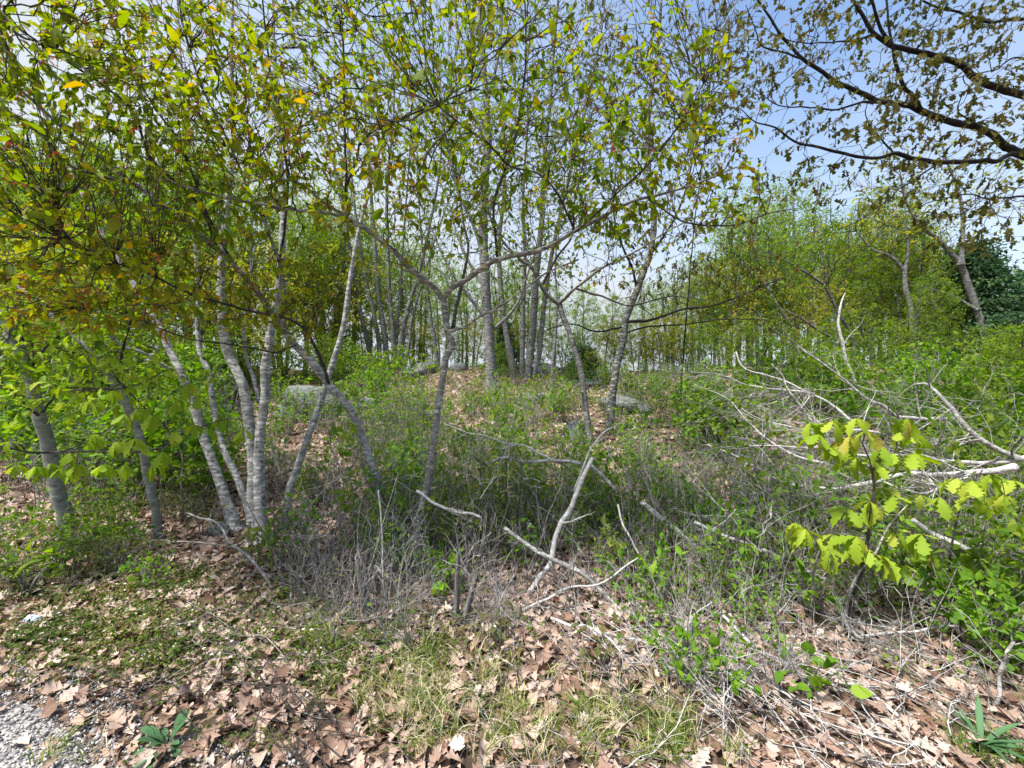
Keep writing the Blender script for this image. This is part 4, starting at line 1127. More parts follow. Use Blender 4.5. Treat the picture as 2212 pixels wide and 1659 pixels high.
dead('bent dead bough fallen in front of the birch clump', [(590, 1285), (570, 1240), (530, 1195), (495, 1170), (470, 1130), (430, 1118), (405, 1108)], 3.0, 3.4, .013, .006, DL, 5, .3)
dead('grey stick lying across the foot of the slim young tree', [(250, 1160), (340, 1168), (440, 1172), (520, 1185)], 3.55, 3.45, .007, .005, M['twig_grey'], 5, .3)
dead('broken pale stick leaning by the stumps', [(810, 1222), (830, 1242), (845, 1250)], 2.9, 2.9, .010, .009, D, 0, .2)
dead('long thin pale branch in the shrubs left of the pole', [(900, 1060), (960, 1100), (1020, 1110), (1040, 1118)], 3.3, 3.2, .012, .010, D, 2, .25)
dead('thin white stem standing beside the stumps', [(832, 1300), (828, 1230), (826, 1170), (822, 1110), (815, 1060)], 2.85, 2.9, .008, .005, D, 3, .25)
dead('low twiggy branch in the leaves under the propped pole', [(1110, 1330), (1170, 1300), (1230, 1270), (1290, 1262), (1340, 1230), (1378, 1206)], 2.75, 2.8, .009, .005, D, 5, .25)
dead('crooked branch running down through the brush from the pole', [(1335, 1090), (1345, 1130), (1370, 1180), (1400, 1230), (1420, 1290)], 3.2, 2.8, .008, .005, D, 4, .25)
dead('pale crossed branch in front of the brush pile', [(1190, 1335), (1235, 1355), (1270, 1352), (1320, 1385), (1350, 1420), (1370, 1480)], 2.6, 2.2, .010, .006, D, 5, .3)
dead('thin grey branch curving up out of the brush pile', [(1400, 1500), (1440, 1440), (1480, 1370), (1500, 1330), (1540, 1300)], 2.2, 2.5, .008, .004, D, 5, .3)

def stump(label, u, v_base, v_top, w, lean, d=None):
    b = hit(u, v_base)
    h = (v_base - v_top) / F * b[1]
    r = w / F * b[1] / 2
    n, k = 14, 9
    th = np.arange(n) * 2 * math.pi / n
    rows = []
    top = rng.uniform(-.42, .08, n) * h * np.clip(.35 + np.abs(np.sin(th * .5 + lean * 9)), 0, 1)
    for i, t in enumerate(np.linspace(0, 1, k)):
        rr = r * (1.15 - .35 * t) * (1 + .12 * np.sin(3 * th + t) + rng.normal(0, .05, n))
        z = t * h + (top if i == k - 1 else 0) - .05 * (i == 0)
        rows.append(np.stack([rr * np.cos(th) + lean * t * h, rr * np.sin(th), z + 0 * th], -1))
    rows.append(np.stack([.35 * r * np.cos(th) + lean * h, .35 * r * np.sin(th), h * .9 + rng.normal(0, .02 * h, n)], -1))
    V = np.array(rows).reshape(-1, 3)
    i = np.arange(k)[:, None] * n; j = np.arange(n)[None]; j2 = (j + 1) % n
    f = np.stack([i + j, i + j2, i + n + j2, i + n + j], -1).reshape(-1, 4)
    o = link('stump', mesh_np('stump', V, f, M['stump']))
    o.location = b
    return tag(o, label, 'stump', 'weathered broken stumps')
stump('taller weathered grey stump with a splintered top, left of the pair', 792, 1330, 1190, 18, -.16)
stump('shorter split grey stump leaning beside the taller one', 812, 1290, 1186, 15, -.1)
stump('dead grey sapling stub standing right of the stumps, broken at the top', 985, 1338, 1180, 11, .03)
stump('dark forked stub leaning right of the dead grey stub', 1002, 1345, 1235, 13, .26)

# ------------------------------------------------------------------ shrubs
def shrub_tree(name, label, cat, base, h, spread, nst, n, lm, key, tmpl, lsize, n_per, bark, group, n_single=0, max_tips=3, leaf_frac=1., r_tip=.0012, hang=.1, low=.3, libtmpl=None, rest='foliage', r0=.006, upb=.3, tlo=0., thi=.9, stem='stem'):
    T = Tree(name, label, cat, base, group)
    b = T.base
    for k in range(nst):
        a = rng.uniform(0, 6.28)
        off = np.array([math.cos(a), math.sin(a), 0])
        top = off * spread * rng.uniform(.3, .9) + np.array([0, 0, h * rng.uniform(.6, 1.0)])
        pts = [b + off * .03 + (top * t) * [t ** .3, t ** .3, 1] + np.array([*rng.normal(0, .02 * h, 2), -.03 * (t == 0)]) for t in np.linspace(0, 1, 5)]
        T.limb(pts, [r0 * rng.uniform(.7, 1.2), r0 * .35], bark, stem, step=.08, amp=.004, sides=5, grow_from=low)
    tg = ball(b + [0, 0, h * .62], (spread, spread, h * .5), n, 2.2)
    tg = tg[tg[:, 2] > b[2] + .04]
    C, R, ed, tp = T.crown(tg, bark, r_tip=r_tip, bf=.25, upb=upb, npt=3)
    if lm is not None:
        m = (tp <= max_tips) & (rng.random(len(tp)) < leaf_frac)
        pos, B = leaf_frames(C[m], ed[m], n_per, .8, hang)
        put_leaves(T.root, b, key, lm, tmpl, pos, B, lsize * np.exp(rng.normal(0, .28, len(pos))), tints(len(pos), tlo, thi), n_single, libtmpl=libtmpl, rest=rest)
    return T.root

O0 = (0, 0, 0)
GS = 'leafy green shrubs in the undergrowth'
GB = 'low blueberry bushes in the undergrowth'
GD = 'bare grey shrubs in the undergrowth'
GH = 'big-leaved bushes at the edges of the clearing'
GP = 'thin green saplings in the undergrowth'
PROT = {}
PROT['leafy'] = [shrub_tree('leafy_shrub', 'x', 'shrub', O0, .75, .32, 5, 60, M['l_shrub'], 'shrub', OVATE, .056, 4, M['twig_grey'], GS),
                 shrub_tree('leafy_shrub', 'x', 'shrub', O0, .60, .36, 6, 64, M['l_shrub'], 'shrub', ROUND, .045, 4, M['twig_grey'], GS),
                 shrub_tree('leafy_shrub', 'x', 'shrub', O0, .95, .30, 4, 58, M['l_birch'], 'birch', OVATE, .056, 4, M['twig_grey'], GS)]
PROT['berry'] = [shrub_tree('blueberry_bush', 'x', 'shrub', O0, .42, .26, 7, 100, M['l_berry'], 'berry', OVATE, .024, 4, M['twig_grey'], GB),
                 shrub_tree('blueberry_bush', 'x', 'shrub', O0, .55, .28, 8, 110, M['l_berry'], 'berry', OVATE, .026, 4, M['twig_grey'], GB)]
PROT['bare'] = [shrub_tree('bare_shrub', 'x', 'shrub', O0, .80, .32, 6, 90, M['l_shrub'], 'shrub', OVATE, .03, 1, M['twig_grey'], GD, leaf_frac=.15, r_tip=.0014),
                shrub_tree('bare_shrub', 'x', 'shrub', O0, .65, .36, 7, 100, M['l_shrub'], 'shrub', OVATE, .028, 1, M['twig_grey'], GD, leaf_frac=.10, r_tip=.0014),
                shrub_tree('bare_shrub', 'x', 'shrub', O0, 1.0, .34, 5, 90, M['l_berry'], 'berry', OVATE, .028, 1, M['twig_grey'], GD, leaf_frac=.2, r_tip=.0014)]
PROT['bush'] = [shrub_tree('hazel_bush', 'x', 'bush', O0, 1.7, .75, 7, 210, M['l_shrub'], 'shrub', ROUND, .075, 5, M['twig_grey'], GH, r0=.012, r_tip=.0016, low=.2),
                shrub_tree('hazel_bush', 'x', 'bush', O0, 1.4, .85, 8, 220, M['l_birch'], 'birch', ROUND, .07, 5, M['twig_grey'], GH, r0=.012, r_tip=.0016, low=.15)]
PROT['sapling'] = [shrub_tree('sapling', 'x', 'sapling', O0, 1.3, .3, 1, 26, M['l_shrub'], 'shrub', OVATE, .07, 3, M['twig_grey'], GP, r0=.009, low=.35),
                   shrub_tree('sapling', 'x', 'sapling', O0, 1.6, .35, 1, 34, M['l_birch'], 'birch', LOBLO, .075, 3, M['twig_grey'], GP, r0=.010, low=.35)]
used = {}
KINDS_ = {'leafy': ['fresh green oval-leaved shrub', 'low round-leaved green shrub', 'tall yellow-green shrub'], 'berry': ['low olive blueberry bush', 'twiggy olive blueberry bush'], 'bare': ['bare grey twiggy shrub', 'low bare spreading shrub', 'tall bare twiggy shrub'],
          'bush': ['tall dark-green broad-leaved bush', 'wide light-green broad-leaved bush'], 'sapling': ['thin oval-leaved sapling', 'thin lobed-leaf sapling']}
MARKS = [('the oak trunk at the left edge', 143, 1150, 3.7), ('the slim young tree', 340, 1130, 3.8), ('the birch clump', 560, 1120, 4.0), ('the leaning cherry', 820, 1080, 4.2), ('the forked cherry', 915, 1090, 3.5),
         ('the big rounded boulder', 680, 850, 8.2), ('the grove of slender stems', 835, 805, 12.0), ('the thick crest birch', 1062, 845, 10.2), ('the slim forked cherry', 1275, 950, 6.8), ('the dark lichened tree', 1318, 920, 7.5),
         ('the boulder below the thick birch', 1140, 857, 9.6), ('the half-buried grey boulder', 893, 890, 8.4), ('the propped pale pole', 1200, 1166, 3.1), ('the rotten log', 1500, 1180, 3.3), ('the grey stubs', 990, 1300, 2.8),
         ('the broken stumps', 800, 1300, 2.9), ('the white snag', 1865, 880, 7.0), ('the bleached boughs', 1900, 1030, 3.6), ('the lichened hanging log', 2100, 930, 3.7), ('the young oak sapling', 1840, 1250, 2.6),
         ('the leaning tree by the pine', 2140, 790, 10.5), ('the bent grey trunk', 1972, 790, 10.), ('the thin dark sapling', 1470, 905, 8.), ('the drooping spruce', 1262, 820, 11.), ('the level lichened branch', 1140, 998, 3.7)]
ORD = ['nearest it', 'second nearest', 'third nearest', 'fourth nearest', 'fifth nearest', 'sixth nearest', 'seventh nearest', 'eighth nearest', 'ninth nearest', 'tenth nearest', 'eleventh nearest', 'twelfth nearest', 'thirteenth nearest', 'fourteenth nearest', 'fifteenth nearest', 'sixteenth nearest', 'seventeenth nearest', 'eighteenth nearest', 'nineteenth nearest', 'twentieth nearest']
MXY = np.array([[(u - 1106) / F * d, d] for _, u, v, d in MARKS])
COPIES = []
def name_copies(items):
    cell = {}
    for what, o in items:
        x, y = o.location.x, o.location.y
        dist = np.hypot(MXY[:, 0] - x, MXY[:, 1] - y)
        m_ = int(dist.argmin())
        du = x / y - MXY[m_, 0] / MXY[m_, 1]
        rel = ('left of ' if du < 0 else 'right of ') if abs(du) * MXY[m_, 1] > abs(y - MXY[m_, 1]) else ('in front of ' if y < MXY[m_, 1] else 'behind ')
        cell.setdefault((what, m_, rel), []).append((dist[m_], o))
    for (what, m_, rel), l_ in cell.items():
        l_.sort(key=lambda q: q[0])
        for i, (_, o) in enumerate(l_):
            o['label'] = what + ' ' + rel + MARKS[m_][0] + ((', ' + ORD[min(i, len(ORD) - 1)]) if len(l_) > 1 else '')
def place(kind, x, y, s):
    k = int(rng.integers(len(PROT[kind])))
    root = PROT[kind][k]
    loc = (x, y, float(hgt(x, y)) - .01)
    if (kind, k) not in used:
        used[kind, k] = 1
        root.location = loc; root.rotation_euler = (0, 0, rng.uniform(0, 6.28)); root.scale = (s, s, s)
    else:
        root = copy_thing(root, loc, rng.uniform(0, 6.28), s)
    COPIES.append((KINDS_[kind][k], root))
    return root
def scatter(kind, n, u0, u1, d0, d1, s0, s1):
    for _ in range(n):
        d = math.sqrt(rng.uniform(d0 ** 2, d1 ** 2)); u = rng.uniform(u0, u1)
        if d < 3.4 and 1090 < u < 1310 or d < 2.9 and 950 < u < 1030 or d < 2.75 and 1680 < u < 2060 or 2.7 < d < 4.0 and 1700 < u < 2230 and rng.random() < .5: continue      # the way to the pole and the stubs is open
        place(kind, (u - 1106) / F * d, d, rng.uniform(s0, s1))
# middle slope
scatter('leafy', 36, 860, 1500, 3.3, 5.5, .7, 1.05)
scatter('leafy', 44, 780, 1500, 5.5, 9, .7, 1.0)
scatter('leafy', 22, 700, 1500, 9, 12.5, .6, .9)
scatter('berry', 22, 950, 1500, 3.2, 5.5, .8, 1.1)
scatter('berry', 34, 820, 1500, 5.5, 12, .8, 1.2)
scatter('bare', 30, 600, 1500, 2.8, 5.2, .7, 1.1)
scatter('leafy', 26, 600, 1480, 2.75, 4.2, .55, .85)
scatter('bare', 22, 700, 1500, 5.2, 8, .7, 1.0)
# right thicket
scatter('leafy', 30, 1500, 2240, 2.9, 5.5, .6, 1.0)
scatter('bare', 30, 1480, 2240, 2.6, 6, .7, 1.1)
scatter('leafy', 36, 1480, 2260, 5.5, 9.5, 1.0, 1.7)
scatter('bush', 24, 1500, 2280, 5.5, 9.8, .55, .85)
scatter('bush', 4, 2050, 2230, 4.0, 5.2, .5, .7)
scatter('berry', 18, 1500, 2200, 2.8, 6, .9, 1.2)
scatter('leafy', 16, 1560, 2230, 2.7, 4.4, .8, 1.2)
# thinning out towards the lane
scatter('bare', 30, 1050, 2240, 1.95, 2.9, .45, .8)
scatter('leafy', 22, 1100, 2240, 2.0, 2.8, .35, .65)
scatter('leafy', 12, 1980, 2240, 1.9, 2.8, .6, .9)
scatter('bare', 14, 640, 1100, 2.3, 3.0, .45, .75)
scatter('leafy', 20, 560, 920, 4.6, 8.5, .7, 1.0)
scatter('bare', 20, 560, 920, 4.4, 8, .8, 1.1)
scatter('berry', 18, 560, 920, 4.4, 8, .9, 1.2)
# left thicket
scatter('bush', 18, -40, 460, 4.6, 8, .6, .9)
scatter('leafy', 26, -20, 520, 4.2, 7.5, .8, 1.3)
scatter('bare', 26, 0, 640, 4.1, 7, .8, 1.3)
scatter('leafy', 14, -30, 330, 3.0, 4.0, .45, .7)
scatter('berry', 16, -20, 640, 3.0, 4.6, .6, .9)
scatter('bush', 10, 460, 900, 7, 11.5, .5, .8)
scatter('sapling', 16, 560, 1480, 3.6, 8, .7, 1.0)
scatter('sapling', 12, 1480, 2220, 3.2, 7, .8, 1.2)
scatter('sapling', 8, 0, 520, 4, 7, .9, 1.2)

name_copies(COPIES)
name_copies(WOODS)

# shrubs near enough to show each leaf
def near_shrub(name, label, u, v, h, spread, nst, n, lm, key, tmpl, lsize, n_per=3, d=None, bark=None, n_single=120, **kw):
    b = hit(u, v)
    return shrub_tree(name, label, 'shrub', b, h, spread, nst, n, M[lm], key, tmpl, lsize, n_per, bark or M['twig_grey'], None, n_single, **kw)
near_shrub('leafy_shrub', 'shrub with round bright green leaves at the foot of the leaning cherry', 770, 1170, .85, .26, 4, 44, 'l_shrub', 'shrubr', ROUND, .05)
near_shrub('bronze_shrub', 'dark-stemmed shrub with glossy bronze-green narrow leaves before the level lichened branch', 1095, 1220, 1.0, .33, 3, 60, 'l_holly', 'holly', LANCE, .075, 3, bark=M['twig'], low=.45)
near_shrub('lime_shrub', 'shrub with bunches of lime-yellow leaves right of the propped pole', 1330, 1240, .38, .2, 4, 30, 'l_lime', 'lime', OVATE, .055, 4, hang=-.3)
near_shrub('leafy_shrub', 'green-leaved shoots just left of the propped pole', 1120, 1230, .40, .16, 4, 30, 'l_shrub', 'shrub', OVATE, .05)
near_shrub('leafy_shrub', 'green shoots left of the brush pile with drooping oval leaves', 1420, 1330, .5, .2, 4, 30, 'l_shrub', 'shrub', OVATE, .055)
near_shrub('leafy_shrub', 'tall leafy shoots standing at the thick rotten log', 1570, 1290, .62, .24, 5, 44, 'l_shrub', 'shrub', OVATE, .05)
near_shrub('leafy_shrub', 'small shrub with green heart-shaped leaves under the young oak', 1750, 1330, .45, .26, 4, 30, 'l_shrub', 'shrubr', ROUND, .055)
near_shrub('leafy_shrub', 'leafy bush with broad yellow-green leaves at the right-hand bottom', 2150, 1380, .75, .32, 6, 50, 'l_birch', 'birchr', ROUND, .062)
near_shrub('leafy_shrub', 'broad-leaved bush under the white pole at the right edge', 2060, 1280, .55, .3, 5, 46, 'l_shrub', 'shrubr', ROUND, .06)
near_shrub('leafy_shrub', 'clump of bright green leaves at the left edge below the oak', 40, 1290, .42, .38, 7, 60, 'l_birch', 'birch', OVATE, .055, hang=0)
near_shrub('leafy_shrub', 'green shrub in front of the slim young tree', 250, 1215, .34, .3, 6, 44, 'l_birch', 'birch', OVATE, .045, hang=0)
near_shrub('leafy_shrub', 'few fresh leaves sprouting at the base of the birch clump', 570, 1225, .34, .2, 3, 24, 'l_lime', 'lime', OVATE, .06)
near_shrub('leafy_shrub', 'low bronze-green shoots with paired leaves beside the grass', 1085, 1400, .22, .24, 5, 26, 'l_holly', 'hollyo', OVATE, .05, 2, hang=-.2)
near_shrub('leafy_shrub', 'green shoots beside the dead grey stubs', 960, 1310, .3, .16, 3, 18, 'l_shrub', 'shrubr', ROUND, .048)
near_shrub('leafy_shrub', 'bronze-tinged shoots before the brush pile', 1290, 1460, .28, .22, 4, 22, 'l_holly', 'hollyo', OVATE, .05, 2)
near_shrub('leafy_shrub', 'green shoots in the brush pile', 1740, 1500, .3, .2, 3, 16, 'l_shrub', 'shrubr', ROUND, .06, 2)

# young oak in front of the tangle, with whorls of drooping lobed leaves
b = hit(1836, 1372)
T = Tree('oak_sapling', 'young oak sapling with whorls of big yellow-green lobed leaves before the fallen branches', 'sapling', b)
da = b[1]
T.limb(L([(1834, 1385), (1838, 1346), (1845, 1290), (1868, 1206), (1882, 1106), (1888, 1050), (1880, 1000)], da, da - .05), [.013, .006], M['twig'], 'stem', amp=.003, grow_from=.5)
T.limb(L([(1826, 1340), (1830, 1300), (1835, 1283), (1858, 1233), (1888, 1203), (1918, 1140), (1960, 1090)], da, da - .1), [.010, .004], M['twig_grey'], 'stem', amp=.003, grow_from=.4)
T.limb(L([(1750, 1345), (1755, 1280), (1760, 1220), (1775, 1180)], da + .1, da), [.008, .004], M['twig_grey'], 'stem', amp=.003, grow_from=.4)
T.limb(L([(2060, 1330), (2050, 1240), (2060, 1150), (2080, 1080)], da + .1, da), [.009, .004], M['twig'], 'stem', amp=.003, grow_from=.4)
T.limb(L([(1980, 1360), (1960, 1290), (1955, 1230), (1940, 1200)], da + .1, da), [.007, .004], M['twig'], 'stem', amp=.003, grow_from=.4)
wh = [(1750, 935), (1800, 930), (1835, 960), (1870, 950), (1905, 985), (1960, 925), (1985, 960), (1930, 1000), (1790, 985), (1850, 1010), (1905, 1075), (1880, 1105), (1990, 1090), (2070, 1055), (2140, 1045), (2110, 1090), (2190, 1060),
      (1740, 1165), (1720, 1150), (1800, 1175), (1850, 1180), (1930, 1170), (1975, 1195), (2010, 1215), (1790, 1210), (1950, 1240), (2080, 1240), (1900, 1220), (1770, 960), (1820, 985), (1945, 955), (1975, 1000), (1890, 1020), (1850, 925), (1930, 1090), (1760, 1185), (1870, 1205), (1990, 1175), (2170, 1090), (2100, 1060), (2030, 1095), (1830, 1120)]
wc = np.array([P(u, v - 22, da + rng.uniform(-.15, .12)) for u, v in wh])
C, R, ed, tp = T.crown(wc, M['twig'], r_tip=.0022, bf=.3, upb=.0, npt=4)
wp, wb, ws = [], [], []
for c in wc:
    n = rng.integers(4, 7); a = rng.uniform(0, 6.28) + np.arange(n) * 6.28 / n
    f = nrm(np.stack([np.cos(a), np.sin(a), rng.uniform(-1.6, -.1, n)], -1))
    wp.append(np.tile(c, (n, 1))); wb.append(basis(f, nrm(np.array([0, 0, 1.]) + rng.normal(0, .25, (n, 3))))); ws.append(rng.uniform(.09, .15, n))
pos = np.vstack(wp)
put_leaves(T.root, T.base, 'oak', M['l_oak'], LOBED, pos, np.concatenate(wb), np.concatenate(ws), tints(len(pos), .1, 1.), 300)

# weeds by the gravel
def rosette(name, label, u, v, n, ln, rise, mat, tmpl, key):
    b = hit(u, v)
    root = thing(name, label, 'plant', b)
    a = rng.uniform(0, 6.28, n)
    f = nrm(np.stack([np.cos(a), np.sin(a), rng.uniform(.3, rise, n)], -1))
    put_leaves(root, b, key, M[mat], tmpl, np.tile(b + [0, 0, .01], (n, 1)) + f * .01, basis(f, nrm(np.array([0, 0, 1.]) + rng.normal(0, .1, (n, 3)))), ln * rng.uniform(.6, 1.1, n), tints(n), n)
rosette('weed', 'blue-green leafy rosette growing at the edge of the gravel', 362, 1618, 18, .115, 1.7, 'l_weed', PADDLE, 'weed')
rosette('weed', 'tuft of broad dark green blades at the right-hand bottom corner', 2120, 1625, 16, .19, 2.6, 'l_weed', STRAP, 'weedl')

# crumpled scrap at the left edge
b = hit(70, 1350)
n, k = 16, 11
th = np.arange(n) * 2 * math.pi / n; ph = np.linspace(0, math.pi, k)
S = np.stack([np.outer(np.sin(ph), np.cos(th)), np.outer(np.sin(ph), np.sin(th)), np.outer(np.cos(ph), np.ones(n))], -1).reshape(-1, 3)
V = S * np.array([.05, .03, .028]) * (1 + rng.normal(0, .13, (len(S), 1)))
i = np.arange(k - 1)[:, None] * n; j = np.arange(n)[None]; j2 = (j + 1) % n
m, nn, ll, bs, out = new_mat('pale_blue_wrapper')
nz = nn.new('ShaderNodeTexNoise'); nz.inputs['Scale'].default_value = 25
rp = ramp(nn, [(.4, (.22, .36, .68)), (.55, (.72, .78, .88))]); ll.new(nz.outputs['Fac'], rp.inputs['Fac']); ll.new(rp.outputs['Color'], bs.inputs['Base Color']); bs.inputs['Roughness'].default_value = .35
o = link('crumpled_wrapper', mesh_np('crumpled_wrapper', V, np.stack([i + j, i + n + j, i + n + j2, i + j2], -1).reshape(-1, 4), m, smooth=False))
o.location = b + np.array([0, 0, .03])
tag(o, 'crumpled pale blue and white wrapper lying on the ground cover at the left edge', 'litter')

# ------------------------------------------------------------------ undergrowth, litter, grass: what nobody could count
def frustum(n, d0, d1, u0=-60, u1=2270):
    d = np.sqrt(rng.uniform(d0 ** 2, d1 ** 2, n)); u = rng.uniform(u0, u1, n)
    return (u - 1106) / F * d, d
def slope_n(x, y):
    e = .15
    return nrm(np.stack([-(hgt(x + e, y) - hgt(x - e, y)) / (2 * e), -(hgt(x, y + e) - hgt(x, y - e)) / (2 * e), np.ones_like(x)], -1))

# fine upright dead stems and twigs
def thicket(name, n, areas, h0, h1, mat, r=.0013, lean=.35, fork=2):
    cs, rs = [], []
    for (u0, u1, d0, d1, w) in areas:
        k = int(n * w)
        x, y = frustum(k, d0, d1, u0, u1)
        z = hgt(x, y)
        P0 = np.stack([x, y, z - .01], -1)
        H = rng.uniform(h0, h1, k)
        dr = nrm(np.stack([rng.normal(0, lean, k), rng.normal(0, lean, k), np.ones(k)], -1))
        t = np.linspace(0, 1, 5)
        Cc = P0[:, None] + dr[:, None] * (H[:, None] * t)[..., None] + rng.normal(0, .25, (k, 1, 3)) * (H[:, None] * t ** 2)[..., None] * .5
        Cc[:, 1:] += rng.normal(0, .012, (k, 4, 3))
        cs.append(Cc); rs.append((r * rng.uniform(.6, 1.8, k))[:, None] * np.linspace(1.6, .6, 5)[None])
        prev, pr = Cc, rs[-1]
        for g in range(fork):
            i = rng.integers(1, 4, len(prev))
            ar = np.arange(len(prev))
            p0 = prev[ar, i]; d2 = nrm(nrm(prev[ar, i + 1] - prev[ar, i]) + rng.normal(0, .6, (len(prev), 3)))
            ln = np.linalg.norm(prev[:, -1] - prev[:, 0], axis=1) * rng.uniform(.3, .65, len(prev))
            c2 = p0[:, None] + d2[:, None] * (ln[:, None] * t)[..., None]
            c2[:, 1:] += rng.normal(0, .01, (len(prev), 4, 3))
            r2 = pr * .7
            cs.append(c2); rs.append(r2)
            prev, pr = c2, r2
    V, f = tubes(np.concatenate(cs), np.concatenate(rs), 3)
    return link(name, mesh_np(name, V, f, mat), None, 'stuff')
thicket('undergrowth', 850, [(600, 1500, 2.7, 5.5, .42), (1450, 2230, 2.4, 6.5, .40), (0, 620, 3.8, 6.5, .18)], .25, .75, M['twig_grey'])
thicket('dead_stems', 420, [(600, 1480, 2.7, 5.0, .6), (1480, 2200, 2.4, 5.5, .4)], .3, .85, M['twig_grey'], r=.0030, lean=.25, fork=3)
thicket('dark_stems', 420, [(560, 1480, 2.7, 5.0, .5), (1450, 2200, 2.3, 5, .4), (0, 560, 3.8, 6, .1)], .3, .8, M['twig'], r=.0019, lean=.3, fork=3)
thicket('dead_undergrowth', 700, [(640, 1450, 2.7, 4.6, .35), (1400, 2200, 2.0, 5.0, .65)], .2, .65, M['dead'], r=.0013, lean=.8, fork=3)
thicket('far_undergrowth', 1500, [(700, 1500, 5.5, 12, .5), (1450, 2250, 5.5, 12, .5)], .25, .7, M['twig_grey'], r=.002, lean=.4)

# brushwood heaped along the ground at the right-hand bottom
def brush(n, spine, width, r, mat, name):
    cs, rs = [], []
    sp = np.array([hit(u, v) for u, v in spine])
    for _ in range(n):
        i = rng.integers(len(sp) - 1); t = rng.random()
        c = sp[i] + (sp[i + 1] - sp[i]) * t
        dr = nrm(sp[i] - sp[i + 1]) * rng.choice([1, 1, -1]) + rng.normal(0, .55, 3) * [1, 1, .25] + [0, 0, .12]
        dr = nrm(dr)
        c = c + rng.normal(0, width, 3) * [1, 1, 0]
        ln = rng.uniform(.25, .75)
        tt = np.linspace(-.5, .5, 6)[:, None]
        pts = c + dr * ln * tt + rng.normal(0, .35, 3) * ln * tt ** 2
        pts += rng.normal(0, .009, pts.shape)
        pts[:, 2] = np.maximum(pts[:, 2], hgt(pts[:, 0], pts[:, 1]) + .01) + abs(rng.normal(0, .05))
        cs.append(pts); rs.append(r * rng.uniform(.5, 1.7) * np.linspace(1.3, .5, 6))
    C = np.array(cs); R = np.array(rs)
    ar = np.arange(n)
    for g in range(3):
        i = rng.integers(1, 5, n); i2 = np.minimum(i + 1, 5)
        d2 = nrm(nrm(C[:n][ar, i2] - C[:n][ar, i]) + rng.normal(0, .55, (n, 3)))
        ln = rng.uniform(.08, .3, n)
        t = np.linspace(0, 1, 6)
        c2 = C[:n][ar, i][:, None] + d2[:, None] * (ln[:, None] * t)[..., None]
        c2[:, 1:] += rng.normal(0, .006, (n, 5, 3))
        C = np.concatenate([C, c2]); R = np.concatenate([R, R[:n] * .6])
    V, f = tubes(C, R, 3)
    return link(name, mesh_np(name, V, f, mat), None, 'stuff')
brush(60, [(1240, 1310), (1330, 1400), (1430, 1480), (1500, 1590)], .26, .0024, D, 'brushwood')
brush(80, [(1500, 1360), (1640, 1430), (1760, 1510), (1880, 1640)], .26, .0024, D, 'brushwood')
brush(70, [(1850, 1380), (1960, 1440), (2100, 1560)], .2, .0022, M['twig_grey'], 'brushwood')
brush(130, [(640, 1320), (800, 1330), (1000, 1330), (1150, 1330)], .2, .0018, M['twig_grey'], 'brushwood')
brush(150, [(880, 1160), (905, 1220), (870, 1260)], .12, .0016, M['twig_grey'], 'brushwood')
brush(60, [(250, 1400), (500, 1420), (760, 1480), (1000, 1560), (1300, 1600)], .25, .0016, M['twig_grey'], 'brushwood')
brush(40, [(1300, 1500), (1500, 1620), (1900, 1640)], .25, .0018, M['twig'], 'brushwood')
brush(70, [(330, 1480), (470, 1500), (620, 1560), (700, 1640)], .16, .0016, M['twig'], 'brushwood')

# sprays of fine dead twigs held up in the fallen crown on the right
def sprays(n, area, r, mat, name):
    P0 = box(*area, n)
    gz = hgt(P0[:, 0], P0[:, 1])
    P0[:, 2] = np.maximum(P0[:, 2], gz + .03)
    t = np.linspace(0, 1, 6)
    d0 = nrm(np.array([-.9, .35, .15]) + rng.normal(0, .95, (n, 3)))
    ln = rng.uniform(.25, .75, n)
    C = P0[:, None] + d0[:, None] * (ln[:, None] * t)[..., None] + rng.normal(0, .3, (n, 1, 3)) * (ln[:, None] * t ** 2)[..., None]
    C[:, 1:] += rng.normal(0, .010, (n, 5, 3))
    R = (r * rng.uniform(.6, 1.7, n))[:, None] * np.linspace(1.4, .5, 6)
    src, sr = C, R
    for g in range(4):
        k = len(src); ar = np.arange(k); i = rng.integers(1, 5, k)
        d2 = nrm(nrm(src[ar, np.minimum(i + 1, 5)] - src[ar, i - 1]) + rng.normal(0, .45, (k, 3)))
        l2 = np.linalg.norm(src[:, -1] - src[:, 0], axis=1) * rng.uniform(.25, .6, k)
        c2 = src[ar, i][:, None] + d2[:, None] * (l2[:, None] * t)[..., None]
        c2[:, 1:] += rng.normal(0, .007, (k, 5, 3))
        r2 = sr * .65
        C = np.concatenate([C, c2]); R = np.concatenate([R, r2])
        if g % 2: src, sr = c2, r2
    V, f = tubes(C, R, 3)
    return link(name, mesh_np(name, V, f, mat), None, 'stuff')
sprays(40, (1600, 2180, 860, 1120, 3.4, 5.0), .0020, D, 'dead_twigs')
sprays(190, (1560, 2200, 850, 1200, 3.0, 5.0), .0018, M['twig_grey'], 'dead_twigs')
sprays(40, (1560, 2200, 1050, 1330, 2.6, 3.8), .0020, D, 'dead_twigs')
sprays(110, (1560, 2200, 1050, 1330, 2.6, 3.8), .0018, M['twig_grey'], 'dead_twigs')
sprays(70, (700, 1450, 1000, 1280, 2.9, 4.2), .0018, D, 'dead_twigs')

